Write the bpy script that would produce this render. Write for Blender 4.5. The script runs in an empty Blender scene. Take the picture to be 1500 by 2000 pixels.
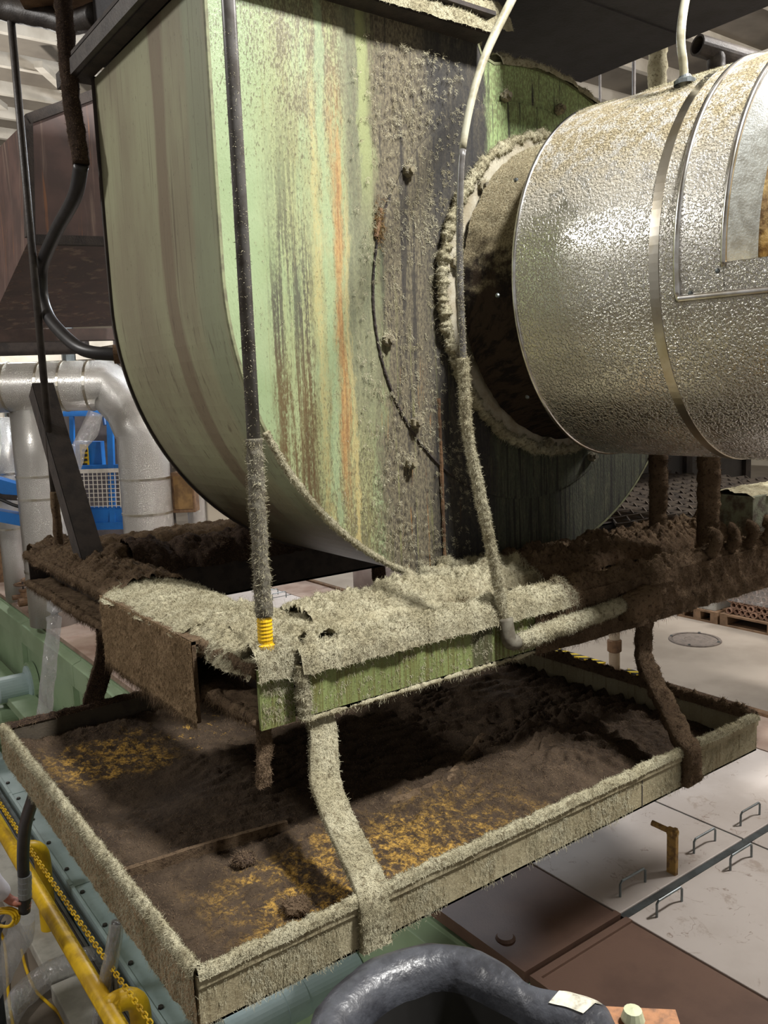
import bpy, math, random
import numpy as np
from mathutils import Matrix, Vector

rng = np.random.default_rng(7)
random.seed(7)
scene = bpy.context.scene
COL = scene.collection

# ------------------------------------------------------------------ camera
# world axes: x runs along the fan's face, y along the fan shaft, z up (metres)
F_PX, PITCH, ROLL, AZ = 1646.67, math.radians(7.895), math.radians(-2.144), math.radians(53.90)
CAM = np.array([0.0, 0.0, 3.4])
_c, _s = math.cos, math.sin
_R = np.array([[1, 0, 0], [0, -_s(PITCH), -_c(PITCH)], [0, _c(PITCH), -_s(PITCH)]])
_Z = np.array([[_c(ROLL), -_s(ROLL), 0], [_s(ROLL), _c(ROLL), 0], [0, 0, 1]])
_W = np.array([[_s(AZ), -_c(AZ), 0], [_c(AZ), _s(AZ), 0], [0, 0, 1]])
W2C = _Z @ _R @ _W                       # world -> camera (x right, y down, z forward)
cam_data = bpy.data.cameras.new('camera')
cam = bpy.data.objects.new('camera', cam_data)
COL.objects.link(cam)
_m = Matrix.Identity(4)
for _i in range(3):
    _m[_i][0] = W2C[0][_i]
    _m[_i][1] = -W2C[1][_i]
    _m[_i][2] = -W2C[2][_i]
    _m[_i][3] = CAM[_i]
cam.matrix_world = _m
cam_data.sensor_fit = 'VERTICAL'
cam_data.sensor_height = 24.0
cam_data.lens = F_PX * 24.0 / 2000.0
cam_data.clip_start = 0.05
cam_data.clip_end = 200
scene.camera = cam

# ------------------------------------------------------------------ light of the hall
world = bpy.data.worlds.new('hall_ambience')
scene.world = world
world.use_nodes = True
world.node_tree.nodes['Background'].inputs[0].default_value = (1.0, 0.94, 0.86, 1)
world.node_tree.nodes['Background'].inputs[1].default_value = 0.33

def area_lamp(name, loc, target, size, power, color=(1, 1, 1), sy=None):
    d = bpy.data.lights.new(name, 'AREA')
    d.energy = power
    d.color = color
    d.size = size
    if sy:
        d.shape = 'RECTANGLE'; d.size_y = sy
    o = bpy.data.objects.new(name, d)
    COL.objects.link(o)
    o.location = loc
    o.rotation_euler = (Vector(target) - Vector(loc)).to_track_quat('-Z', 'Y').to_euler()
    return o

def unseen_lamp(loc, power, color, radius=.35):
    d = bpy.data.lights.new('unseen_hall_lamp', 'POINT'); d.energy = power; d.color = color; d.shadow_soft_size = radius
    o = bpy.data.objects.new('unseen_hall_lamp', d); COL.objects.link(o); o.location = loc
area_lamp('unseen_hall_lamp', (2.35, -0.55, 7.4), (2.0, 2.3, 3.3), 0.5, 620, (1.0, 0.98, 0.94))
unseen_lamp((9.8, 4.0, 7.4), 800, (1.0, 0.95, 0.90))  # unseen lamp, placed to brighten the right side of the deck
unseen_lamp((7.5, 0.5, 7.4), 1700, (1.0, 0.96, 0.92))
unseen_lamp((6.8, 10.0, 6.8), 950, (0.84, 0.91, 1.0))  # unseen, set bluish and strong to lift the floor beyond the frame
unseen_lamp((-3.2, 5.5, 6.8), 760, (1.0, 0.97, 0.93))  # added out of view to brighten the fan's left side
unseen_lamp((3.0, 15.5, 6.0), 620, (1.0, 0.97, 0.93))  # unseen far lamp, there to brighten the ceiling and purlins

scene.view_settings.view_transform = 'Standard'
scene.view_settings.look = 'None'
scene.view_settings.gamma = 1.0
scene.view_settings.use_curve_mapping = False
scene.view_settings.exposure = 0.0

# ------------------------------------------------------------------ points from the measured photograph
def ray(x, y):
    return W2C.T @ np.array([(x - 750) / F_PX, (y - 1000) / F_PX, 1.0])
def at(x, y, d):
    return CAM + ray(x, y) * d
def pu(x, y, u):
    r = ray(x, y); return CAM + r * (u / r[0])
def pv(x, y, v):
    r = ray(x, y); return CAM + r * (v / r[1])
def pz(x, y, z):
    r = ray(x, y); return CAM + r * ((z - CAM[2]) / r[2])

# ------------------------------------------------------------------ numpy noise
def _h(ix, iy, iz):
    n = (ix * 374761393 + iy * 668265263 + iz * 1274126177) & 0x7fffffff
    n = ((n ^ (n >> 13)) * 1274126177) & 0x7fffffff
    n = ((n ^ (n >> 16)) * 668265263) & 0x7fffffff
    return (n & 0xffff) / 65535.0
def vnoise(p):
    i = np.floor(p).astype(np.int64); f = p - i
    f = f * f * (3 - 2 * f)
    x, y, z = i[..., 0], i[..., 1], i[..., 2]
    fx, fy, fz = f[..., 0], f[..., 1], f[..., 2]
    def l(a, b, t): return a + (b - a) * t
    return l(l(l(_h(x, y, z), _h(x+1, y, z), fx), l(_h(x, y+1, z), _h(x+1, y+1, z), fx), fy),
             l(l(_h(x, y, z+1), _h(x+1, y, z+1), fx), l(_h(x, y+1, z+1), _h(x+1, y+1, z+1), fx), fy), fz)
def fbm(p, octv=4, gain=0.55):
    p = np.asarray(p, float); a = 1.0; t = 0; s = 0
    for k in range(octv):
        t = t + a * vnoise(p + 17.3 * k); s += a; a *= gain; p = p * 2.03
    return t / s

def worley(p):
    p = np.asarray(p, float); i = np.floor(p).astype(np.int64); best = np.full(p.shape[:-1], 9.0)
    for dx in (-1, 0, 1):
        for dy in (-1, 0, 1):
            for dz in (-1, 0, 1):
                c = i+np.array([dx, dy, dz])
                q = np.stack([_h(c[..., 0], c[..., 1], c[..., 2]+k) for k in (0, 57, 131)], -1)
                best = np.minimum(best, np.sum((c+q-p)**2, -1))
    return np.sqrt(best)
def puffs(p, f):
    """cauliflower tufts: rounded blobs of two sizes"""
    p = np.asarray(p, float)
    w = p+.012*(np.stack([vnoise(p*60+k*9) for k in range(3)], -1)-.5)*2
    a = np.sqrt(np.clip(1-worley(w*f)**2, 0, 1)); b = np.sqrt(np.clip(1-worley(w*f*2.4+7)**2, 0, 1))
    return .62*a+.38*b

# ------------------------------------------------------------------ mesh and object helpers
def raw_mesh(name, V, Fc, smooth=False):
    V = np.asarray(V, np.float32)
    me = bpy.data.meshes.new(name)
    if isinstance(Fc, np.ndarray):
        n, k = Fc.shape
        me.vertices.add(len(V)); me.vertices.foreach_set('co', V.ravel())
        me.loops.add(n * k); me.loops.foreach_set('vertex_index', Fc.astype(np.int32).ravel())
        me.polygons.add(n)
        me.polygons.foreach_set('loop_start', np.arange(0, n * k, k, dtype=np.int32))
        me.update(calc_edges=True)
    else:
        me.from_pydata([tuple(map(float, v)) for v in V], [], [tuple(int(i) for i in f) for f in Fc])
        me.update()
    if smooth:
        me.polygons.foreach_set('use_smooth', np.ones(len(me.polygons), bool))
    return me

def root_loc(o):
    while o.parent is not None:
        o = o.parent
    return np.array(o.location)

def obj(name, VF, mat, parent=None, smooth=False, bevel=0.0, **tags):
    V, Fc = VF
    V = np.asarray(V, float)
    if parent is not None:
        V = V - root_loc(parent)
        loc = None
    else:
        lo, hi = V.min(0), V.max(0)
        loc = np.array([(lo[0] + hi[0]) / 2, (lo[1] + hi[1]) / 2, lo[2]])
        V = V - loc
    me = raw_mesh(name, V, Fc, smooth)
    me.materials.append(mat)
    o = bpy.data.objects.new(name, me)
    COL.objects.link(o)
    if parent is not None:
        o.parent = parent
    else:
        o.location = loc
    if bevel:
        b = o.modifiers.new('bevel', 'BEVEL'); b.width = bevel; b.segments = 2; b.limit_method = 'ANGLE'
    for k, v in tags.items():
        o[k] = v
    return o

def thing(name, label, cat, loc, group=None):
    o = bpy.data.objects.new(name, None)
    COL.objects.link(o)
    o.location = tuple(float(a) for a in loc)
    o.empty_display_size = 0.1
    o['label'] = label; o['category'] = cat
    if group: o['group'] = group
    return o

def struct(name, loc):
    o = bpy.data.objects.new(name, None)
    COL.objects.link(o); o.location = loc; o['kind'] = 'structure'
    return o

def copies(name, me, spots, parent, rots=None):
    """alike parts that share one mesh (mesh is centred on its own origin)"""
    rl = root_loc(parent); out = []
    for i, p in enumerate(spots):
        o = bpy.data.objects.new(name, me)
        COL.objects.link(o); o.parent = parent
        o.location = tuple(np.asarray(p, float) - rl)
        if rots is not None: o.rotation_euler = rots[i]
        out.append(o)
    return out

def join(*parts):
    Vs, Fs, off = [], [], 0
    for V, Fc in parts:
        V = np.asarray(V, float)
        Vs.append(V)
        Fs += [tuple(int(i) + off for i in f) for f in Fc]
        off += len(V)
    return np.vstack(Vs), Fs

def box(x0, x1, y0, y1, z0, z1):
    V = [(x0,y0,z0),(x1,y0,z0),(x1,y1,z0),(x0,y1,z0),(x0,y0,z1),(x1,y0,z1),(x1,y1,z1),(x0,y1,z1)]
    Fc = [(0,3,2,1),(4,5,6,7),(0,1,5,4),(1,2,6,5),(2,3,7,6),(3,0,4,7)]
    return np.array(V, float), Fc

def obox(c, ax, ay, az):
    """box from a centre and three half-axis vectors"""
    c, ax, ay, az = (np.asarray(q, float) for q in (c, ax, ay, az))
    V = [c + sx*ax + sy*ay + sz*az for sz in (-1,1) for sx, sy in ((-1,-1),(1,-1),(1,1),(-1,1))]
    Fc = [(0,3,2,1),(4,5,6,7),(0,1,5,4),(1,2,6,5),(2,3,7,6),(3,0,4,7)]
    return np.array(V), Fc

def bar(p, q, w, h, up=(0,0,1)):
    """square bar between two points"""
    p, q = np.asarray(p, float), np.asarray(q, float)
    t = (q - p); L = np.linalg.norm(t); t = t / L
    up = np.asarray(up, float)
    s = np.cross(t, up)
    if np.linalg.norm(s) < 1e-4: s = np.cross(t, (1, 0, 0))
    s /= np.linalg.norm(s); n = np.cross(s, t)
    return obox((p+q)/2, t*L/2, s*w/2, n*h/2)

def prism(poly, axis_vec):
    """closed polygon (N,3) extruded along a vector"""
    P = np.asarray(poly, float); n = len(P)
    V = np.vstack([P, P + np.asarray(axis_vec, float)])
    Fc = [tuple(range(n-1, -1, -1)), tuple(range(n, 2*n))]
    for i in range(n):
        j = (i + 1) % n
        Fc.append((i, j, n+j, n+i))
    return V, Fc

def resample(pts, step):
    P = np.asarray(pts, float)
    d = np.r_[0, np.cumsum(np.linalg.norm(np.diff(P, axis=0), axis=1))]
    n = max(2, int(d[-1] / step) + 1)
    t = np.linspace(0, d[-1], n)
    return np.stack([np.interp(t, d, P[:, k]) for k in range(3)], 1)

def smooth_path(pts, step=0.02):
    """Catmull-Rom through the points"""
    P = np.asarray(pts, float)
    P = np.vstack([2*P[0]-P[1], P, 2*P[-1]-P[-2]])
    out = []
    for i in range(1, len(P)-2):
        t = np.linspace(0, 1, 14, endpoint=False)[:, None]
        a, b, c, d = P[i-1], P[i], P[i+1], P[i+2]
        out.append(0.5*((2*b) + (-a+c)*t + (2*a-5*b+4*c-d)*t**2 + (-a+3*b-3*c+d)*t**3))
    out.append(P[-2][None])
    return resample(np.vstack(out), step)

def frames(P, up=(0,0,1)):
    T = np.gradient(P, axis=0); T /= np.linalg.norm(T, axis=1)[:, None]
    up = np.asarray(up, float)
    S = np.cross(T, up)
    ln = np.linalg.norm(S, axis=1)
    bad = ln < 0.15
    if bad.any():
        S[bad] = np.cross(T[bad], np.array([0.8, -0.6, 0.0])); ln = np.linalg.norm(S, axis=1)
        S = np.cross(T, np.array([0.8, -0.6, 0.0])) if bad.mean() > .3 else S
        ln = np.linalg.norm(S, axis=1)
    S /= ln[:, None]
    N = np.cross(S, T)
    return T, S, N

def sweep(P, section, up=(0,0,1), cap=True, scale=None):
    """section: (k,2) offsets along side / normal; P: path points"""
    P = np.asarray(P, float); T, S, N = frames(P, up)
    sec = np.asarray(section, float); k = len(sec); n = len(P)
    sc = np.ones(n) if scale is None else np.asarray(scale)
    V = P[:, None, :] + (S[:, None, :]*sec[None, :, 0, None] + N[:, None, :]*sec[None, :, 1, None])*sc[:, None, None]
    V = V.reshape(-1, 3)
    i = np.arange(n-1)[:, None]*k; j = np.arange(k)[None, :]; j2 = (j+1) % k
    Fc = np.stack([i+j, i+k+j, i+k+j2, i+j2], -1).reshape(-1, 4)
    if cap:
        Fl = [tuple(f) for f in Fc] + [tuple(range(k)), tuple(range(n*k-1, (n-1)*k-1, -1))]
        return V, Fl
    return V, Fc

def ring(r, k=14, rx=None, ph=0.0):
    a = np.linspace(0, 2*np.pi, k, endpoint=False) + ph
    return np.stack([(rx or r)*np.cos(a), r*np.sin(a)], 1)

def tube(pts, r, k=14, step=0.02, smooth=True, up=(0,0,1), scale=None):
    P = smooth_path(pts, step) if smooth else np.asarray(pts, float)
    return sweep(P, ring(r, k), up, scale=scale)

def cyl(p, q, r, k=24, r2=None):
    p, q = np.asarray(p, float), np.asarray(q, float)
    return sweep(np.array([p, q]), ring(r, k), up=(0,0,1), scale=[1, (r2 or r)/r])

def lathe(c, axis, prof, k=36, a0=0, a1=2*math.pi, ref=None):
    """prof: list of (radius, along-axis) pairs"""
    c = np.asarray(c, float); ax = np.asarray(axis, float); ax /= np.linalg.norm(ax)
    r0 = np.asarray(ref if ref is not None else ((0,0,1) if abs(ax[2]) < .9 else (1,0,0)), float)
    e1 = r0 - ax*np.dot(r0, ax); e1 /= np.linalg.norm(e1); e2 = np.cross(ax, e1)
    full = abs(a1-a0) > 6.28
    A = np.linspace(a0, a1, k, endpoint=not full)
    prof = np.asarray(prof, float); m = len(prof)
    V = (c + ax*prof[:, 1][None, :, None] +
         (e1[None, None]*np.cos(A)[:, None, None] + e2[None, None]*np.sin(A)[:, None, None])*prof[:, 0][None, :, None]).reshape(-1, 3)
    nn = k if full else k-1
    Fc = []
    for i in range(nn):
        j = (i+1) % k
        for q in range(m-1):
            Fc.append((i*m+q, j*m+q, j*m+q+1, i*m+q+1))
    return V, Fc

def grid_faces(nu, nv):
    i = np.arange(nu-1)[:, None]*nv; j = np.arange(nv-1)[None, :]
    return np.stack([i+j, i+nv+j, i+nv+j+1, i+j+1], -1).reshape(-1, 4)

def sheet(G, disp, nrm):
    """grid of points pushed out along a normal"""
    V = G + np.asarray(nrm, float)*disp[..., None]
    nu, nv = disp.shape
    Fc = grid_faces(nu, nv)
    n0 = np.cross(G[1, 0]-G[0, 0], G[0, 1]-G[0, 0])
    if np.dot(n0, np.broadcast_to(nrm, G.shape)[0, 0]) < 0: Fc = Fc[:, ::-1]
    return V.reshape(-1, 3), Fc

def lumpy(VF, amp, freq=28., octv=4, fine=0.35, bias=0.35):
    """push the points of a quad-array surface along their normals with clumpy noise"""
    V, Fc = VF
    V = np.asarray(V, float)
    Fa = Fc if isinstance(Fc, np.ndarray) else np.array([f for f in Fc if len(f) == 4])
    n = np.cross(V[Fa[:, 2]]-V[Fa[:, 0]], V[Fa[:, 3]]-V[Fa[:, 1]])
    N = np.zeros_like(V)
    for q in range(4): np.add.at(N, Fa[:, q], n)
    N /= np.maximum(np.linalg.norm(N, axis=1), 1e-9)[:, None]
    d = amp*(fbm(V*freq, octv)-bias)*2 + amp*fine*3.0*(puffs(V, freq*1.5)-.55)
    return V + N*d[:, None], Fc

def sample(VF, n, keep=None):
    V, Fc = VF
    V = np.asarray(V, float)
    Fa = Fc if isinstance(Fc, np.ndarray) else np.array([f for f in Fc if len(f) == 4])
    a, b, c, d = V[Fa[:, 0]], V[Fa[:, 1]], V[Fa[:, 2]], V[Fa[:, 3]]
    nn = np.cross(c-a, d-b); ar = np.linalg.norm(nn, axis=1)
    if keep is not None:
        ar = ar*keep((a+c)/2, nn/np.maximum(ar, 1e-12)[:, None])
    idx = rng.choice(len(Fa), n, p=ar/ar.sum())
    s, t = rng.random((n, 1)), rng.random((n, 1))
    P = (a[idx]*(1-s)+b[idx]*s)*(1-t)+(d[idx]*(1-s)+c[idx]*s)*t
    return P, nn[idx]/np.maximum(np.linalg.norm(nn[idx], axis=1), 1e-12)[:, None]

FIB_L, FIB_W, FIB_N = 0.68, 0.40, 3.4
def strands(P, N, length=0.014, width=0.0011, rise=0.6, hang=0.0):
    length = length*FIB_L; width = width*FIB_W
    """short bent fibres standing on a surface"""
    n = len(P)
    t = rng.normal(size=(n, 3)); t -= N*np.sum(t*N, 1)[:, None]; t /= np.linalg.norm(t, axis=1)[:, None]
    L = (length*(0.35+rng.random(n)**1.6*1.1))[:, None]
    r = (rise*(0.4+0.9*rng.random(n)))[:, None]
    t2 = t + 0.7*rng.normal(size=(n, 3))*0.6
    g = np.array([0, 0, -1.0])
    p1 = P + N*L*r*0.6 + t*L*0.35 + g*L*hang*0.3
    p2 = p1 + N*L*r*0.35*(rng.random((n, 1))*2-0.6) + t2*L*0.45 + g*L*hang*0.8
    w = np.cross(t, N)*(width*(0.6+0.8*rng.random((n, 1))))
    V = np.stack([P-w, P+w, p1-w, p1+w, p2-w*.5, p2+w*.5], 1).reshape(-1, 3)
    b = (np.arange(n)*6)[:, None]
    Fc = np.stack([b+np.array([0, 1, 3, 2]), b+np.array([2, 3, 5, 4])], 1).reshape(-1, 4)
    return V, Fc

def fuzz(name, VF, n, parent, mat, length=0.014, width=0.0011, rise=0.6, hang=0.0, keep=None):
    P, N = sample(VF, int(n*FIB_N), keep)
    return obj(name, strands(P, N, length, width, rise, hang), mat, parent, kind='stuff')

def clustered(P, N, per, spread):
    per = int(per*1.6); n = len(P); Q = np.repeat(P, per, 0); M = np.repeat(N, per, 0)
    o = rng.normal(size=Q.shape)*spread; o -= M*np.sum(o*M, 1)[:, None]
    return Q+o, M
# ------------------------------------------------------------------ procedural materials
def rgb(r, g, b):
    f = lambda c: (c/255/12.92) if c/255 <= 0.04045 else ((c/255+0.055)/1.055)**2.4
    return (f(r), f(g), f(b), 1.0)

class Mat:
    def __init__(s, name):
        s.m = bpy.data.materials.new(name); s.m.use_nodes = True
        s.t = s.m.node_tree; s.b = s.t.nodes['Principled BSDF']
        s._pos = None
    def n(s, typ, **kw):
        o = s.t.nodes.new(typ)
        for k, v in kw.items(): setattr(o, k, v)
        return o
    def put(s, sock, v):
        if hasattr(v, 'is_linked') or hasattr(v, 'links'): s.t.links.new(v, sock)
        else: sock.default_value = v
    def pos(s):
        if s._pos is None: s._pos = s.n('ShaderNodeNewGeometry')
        return s._pos.outputs['Position']
    def nrm(s):
        s.pos(); return s._pos.outputs['Normal']
    def xyz(s, v=None):
        o = s.n('ShaderNodeSeparateXYZ'); s.put(o.inputs[0], v if v is not None else s.pos())
        return o.outputs[0], o.outputs[1], o.outputs[2]
    def math(s, op, a, b=0.0, clamp=False):
        o = s.n('ShaderNodeMath', operation=op); o.use_clamp = clamp
        s.put(o.inputs[0], a); s.put(o.inputs[1], b); return o.outputs[0]
    def add(s, a, b): return s.math('ADD', a, b)
    def mul(s, a, b): return s.math('MULTIPLY', a, b)
    def noise(s, scale, detail=4, rough=0.55, dist=0.0, off=(0,0,0)):
        mp = s.n('ShaderNodeMapping'); s.put(mp.inputs[0], s.pos())
        sc = scale if isinstance(scale, tuple) else (scale,)*3
        mp.inputs['Scale'].default_value = sc; mp.inputs['Location'].default_value = off
        o = s.n('ShaderNodeTexNoise'); s.put(o.inputs['Vector'], mp.outputs[0])
        o.inputs['Scale'].default_value = 1.0; o.inputs['Detail'].default_value = detail
        o.inputs['Roughness'].default_value = rough; o.inputs['Distortion'].default_value = dist
        return o.outputs['Fac'] if 'Fac' in o.outputs else o.outputs[0]
    def voro(s, scale, feature='F1'):
        mp = s.n('ShaderNodeMapping'); s.put(mp.inputs[0], s.pos())
        mp.inputs['Scale'].default_value = scale if isinstance(scale, tuple) else (scale,)*3
        o = s.n('ShaderNodeTexVoronoi', feature=feature); s.put(o.inputs['Vector'], mp.outputs[0])
        o.inputs['Scale'].default_value = 1.0
        return o.outputs['Distance']
    def step(s, x, lo, hi, a=0.0, b=1.0):
        o = s.n('ShaderNodeMapRange', interpolation_type='SMOOTHSTEP')
        s.put(o.inputs[0], x)
        for i, v in zip((1, 2, 3, 4), (lo, hi, a, b)): s.put(o.inputs[i], v)
        return o.outputs[0]
    def band(s, x, c, w, soft):
        """1 near c (half width w), 0 beyond w+soft"""
        return s.step(s.math('ABSOLUTE', s.math('SUBTRACT', x, c)), w, w+soft, 1.0, 0.0)
    def mix(s, f, a, b):
        o = s.n('ShaderNodeMix', data_type='RGBA')
        s.put(o.inputs[0], f); s.put(o.inputs[6], a); s.put(o.inputs[7], b)
        return o.outputs[2]
    def bump(s, h, strength=0.5, dist=0.01):
        o = s.n('ShaderNodeBump'); s.put(o.inputs['Height'], h)
        o.inputs['Strength'].default_value = strength; o.inputs['Distance'].default_value = dist
        s.t.links.new(o.outputs[0], s.b.inputs['Normal'])
    def out(s, col=None, rough=0.6, metal=0.0, spec=0.5):
        if col is not None: s.put(s.b.inputs['Base Color'], col)
        s.put(s.b.inputs['Roughness'], rough); s.put(s.b.inputs['Metallic'], metal)
        s.b.inputs['Specular IOR Level'].default_value = spec
        return s.m

def dust_mat(name, c1, c2, c3):
    m = Mat(name)
    a = m.noise(9, 3); b = m.noise(70, 4, 0.65); c = m.noise(420, 3, .7)
    col = m.mix(m.step(a, .38, .62), c1, c2)
    col = m.mix(m.step(b, .50, .68), col, c3)
    col = m.mix(m.mul(m.step(c, .52, .66), .55), col, tuple(v*.42 for v in c3[:3])+(1,))
    col = m.mix(m.mul(m.step(c, .46, .34), .35), col, tuple(min(1, v*1.25) for v in c1[:3])+(1,))
    m.bump(m.add(b, m.mul(c, .6)), .8, .006)
    return m.out(col, 1.0, spec=.05)
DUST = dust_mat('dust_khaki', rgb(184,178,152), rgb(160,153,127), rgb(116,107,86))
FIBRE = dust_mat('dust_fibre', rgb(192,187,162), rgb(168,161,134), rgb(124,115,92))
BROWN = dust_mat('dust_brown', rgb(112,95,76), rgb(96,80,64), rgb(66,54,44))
BFIB = dust_mat('fibre_brown', rgb(122,103,84), rgb(100,84,66), rgb(74,61,50))
SOOT = dust_mat('dust_soot', rgb(70,58,50), rgb(58,48,42), rgb(44,37,33))

def plain(name, c1, c2=None, sc=6., rough=.6, metal=0., bump=0., bsc=120., spec=.5, streak=False):
    m = Mat(name)
    c2 = c2 or tuple(x*.75 for x in c1[:3])+(1,)
    n = m.noise((sc*4, sc*4, sc*.35) if streak else sc, 5, .6)
    col = m.mix(m.step(n, .4, .65), c1, c2)
    if bump: m.bump(m.noise(bsc, 3), bump, .004)
    return m.out(col, rough, metal, spec)

def fan_face():
    m = Mat('fan_face_paint'); x, y, z = m.xyz()
    wob = m.mul(m.add(m.noise((2.5, 1, 1.6), 4, .6), -.5), .20)
    xw = m.add(x, wob)
    xj = m.add(x, m.mul(m.add(m.noise((16, 1, 4), 6, .75), -.5), .11))
    fine = m.noise((110, 110, 50), 6, .75); speck = m.noise((150, 150, 60), 4, .7, off=(3, 0, 1))
    blot = m.noise((20, 20, 7), 6, .72, .6, off=(5, 0, 3))
    str1 = m.noise((60, 60, 1.3), 7, .7, .6); str2 = m.noise((26, 26, .9), 6, .7, .5, off=(9, 0, 2))
    str3 = m.noise((110, 110, 3.5), 6, .7, .4, off=(1, 0, 8))
    base = m.mix(m.step(m.noise(3, 3), .35, .65), rgb(132,150,112), rgb(146,162,126))
    film = m.mul(m.step(xw, 1.30, 1.58), m.step(m.add(m.mul(m.noise((11, 11, .9), 6, .75), .7), m.mul(blot, .3)), .34, .60))
    col = m.mix(m.mul(film, .80), base, m.mix(m.step(fine, .4, .62), rgb(156,152,108), rgb(130,124,84)))
    grey = m.mul(m.mul(m.step(z, 4.05, 4.55), m.step(xw, 1.36, 1.56)), m.step(blot, .40, .60))
    col = m.mix(m.mul(grey, .75), col, rgb(126,120,98))
    dens = m.add(m.step(z, 3.9, 4.65, 0, .085), m.add(m.step(z, 3.6, 2.8, 0, .10), m.step(xw, 1.3, 1.6, 0, .04)))
    sp = m.step(m.add(m.add(m.mul(speck, .75), m.mul(blot, .25)), dens), .575, .655)
    col = m.mix(m.mul(sp, .78), col, rgb(84,78,58))
    th = m.step(m.add(str3, m.step(z, 3.9, 3.2, 0, .06)), .57, .66)
    col = m.mix(m.mul(m.mul(th, m.step(xw, 1.30, 1.45)), .45), col, rgb(120,110,72))
    d1 = m.mul(m.mul(m.band(xj, 1.47, .02, .08), m.step(z, 4.5, 3.8)), m.step(m.add(m.mul(str1, .7), m.mul(fine, .3)), .45, .55))
    d2 = m.mul(m.mul(m.band(xj, 1.415, .008, .035), m.step(z, 3.95, 3.7)), m.step(m.add(m.mul(str1, .6), m.mul(fine, .4)), .42, .52))
    d3 = m.mul(m.mul(m.band(xj, 1.53, .006, .035), m.step(z, 4.05, 3.75)), m.step(m.add(m.mul(str1, .6), m.mul(fine, .4)), .42, .52))
    for d in (d1, d2, d3): col = m.mix(m.mul(d, .82), col, m.mix(m.step(z, 3.7, 3.4), rgb(72,68,62), rgb(88,68,46)))
    ye = m.mul(m.band(xj, 1.588, .005, .016), m.mul(m.step(z, 4.55, 4.3), m.step(fine, .38, .56)))
    col = m.mix(m.mul(ye, .55), col, rgb(178,166,114))
    gl = m.mul(m.band(xj, 1.625, .006, .012), m.step(blot, .35, .5))
    col = m.mix(m.mul(gl, .5), col, rgb(146,168,130))
    ru = m.mul(m.band(xj, 1.672, .008, .022), m.mul(m.step(z, 4.62, 4.15), m.step(z, 2.85, 3.25)))
    rc = m.mix(m.step(m.add(m.mul(fine, .5), m.mul(str3, .5)), .42, .58), rgb(172,134,82), rgb(136,96,58))
    col = m.mix(m.mul(ru, m.step(m.add(m.mul(str1, .6), m.mul(blot, .4)), .36, .56, .12, .85)), col, rc)
    ry = m.mul(m.band(xj, 1.708, .003, .010), m.step(z, 4.3, 3.9))
    col = m.mix(m.mul(ry, .6), col, rgb(190,172,116))
    gb = m.mul(m.band(xj, 1.77, .04, .04), m.step(z, 3.0, 3.5))
    col = m.mix(m.mul(gb, .80), col, m.mix(m.step(m.add(m.mul(fine, .5), m.mul(str2, .5)), .4, .6), rgb(124,124,98), rgb(92,92,76)))
    gs = m.mul(m.mul(m.band(xj, 1.80, .020, .016), m.step(z, 3.95, 4.25)), m.step(blot, .34, .44))
    col = m.mix(m.mul(gs, .75), col, rgb(142,150,102))
    dirt = m.step(m.add(xw, m.mul(m.add(blot, -.5), .12)), 1.80, 1.87)
    g1 = m.mix(m.step(fine, .36, .64), rgb(64,58,50), rgb(120,112,90))
    g1 = m.mix(m.mul(m.step(str2, .50, .64), .85), g1, rgb(44,41,40))
    g1 = m.mix(m.mul(m.step(str1, .58, .68), m.step(z, 4.0, 3.2, .12, .75)), g1, rgb(134,136,82))
    g1 = m.mix(m.mul(m.step(m.noise((38, 38, 1.8), 6, .7, .5, off=(2, 0, 7)), .60, .68), m.step(z, 3.7, 3.3)), g1, rgb(142,100,50))
    g1 = m.mix(m.mul(m.mul(m.step(x, 1.99, 2.14), .85), m.step(blot, .3, .55, .6, 1)), g1, rgb(34,34,37))
    col = m.mix(dirt, col, g1)
    clean = m.mul(m.step(xj, 2.36, 2.40), m.step(str1, .34, .46))
    col = m.mix(m.mul(clean, m.step(z, 3.8, 4.2, .14, 1.0)), col, m.mix(m.mul(sp, .6), rgb(146,166,114), rgb(92,84,60)))
    run = m.mul(m.step(x, 2.3, 2.5), m.mul(m.step(str1, .50, .58), m.step(z, 4.0, 3.6)))
    col = m.mix(m.mul(run, .85), col, rgb(30,27,25))
    m.bump(m.add(m.mul(fine, m.step(xw, 1.45, 1.9, .3, 1.8)), m.mul(speck, .5)), .45, .006)
    return m.out(col, m.step(xw, 1.4, 1.9, .30, .8), spec=.45)
FANFACE = fan_face()

def fan_wall():
    m = Mat('fan_scroll_paint'); x, y, z = m.xyz()
    yj = m.add(y, m.mul(m.add(m.noise((2, 10, 1.2), 4, .6), -.5), .10))
    st = m.noise((30, 60, .9), 6, .65, .3); fine = m.noise((80, 120, 30), 4, .65); big = m.noise((2, 4, 1.2), 4)
    col = m.mix(m.step(big, .35, .65), rgb(150,150,122), rgb(134,128,106))
    col = m.mix(m.mul(m.band(yj, 2.93, .045, .03), .7), col, rgb(112,94,80))
    col = m.mix(m.mul(m.band(yj, 2.62, .05, .05), .4), col, rgb(132,148,122))
    col = m.mix(m.mul(m.step(st, .56, .68), .65), col, rgb(92,80,68))
    col = m.mix(m.mul(m.step(fine, .64, .70), .7), col, rgb(64,56,44))
    low = m.step(m.add(z, m.mul(m.add(big, -.5), .5)), 3.15, 2.85)
    col = m.mix(m.mul(low, .85), col, m.mix(m.step(fine, .4, .6), rgb(86,70,52), rgb(62,50,38)))
    m.bump(fine, .12, .004)
    return m.out(col, .38, spec=.45)
FANWALL = fan_wall()

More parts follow.
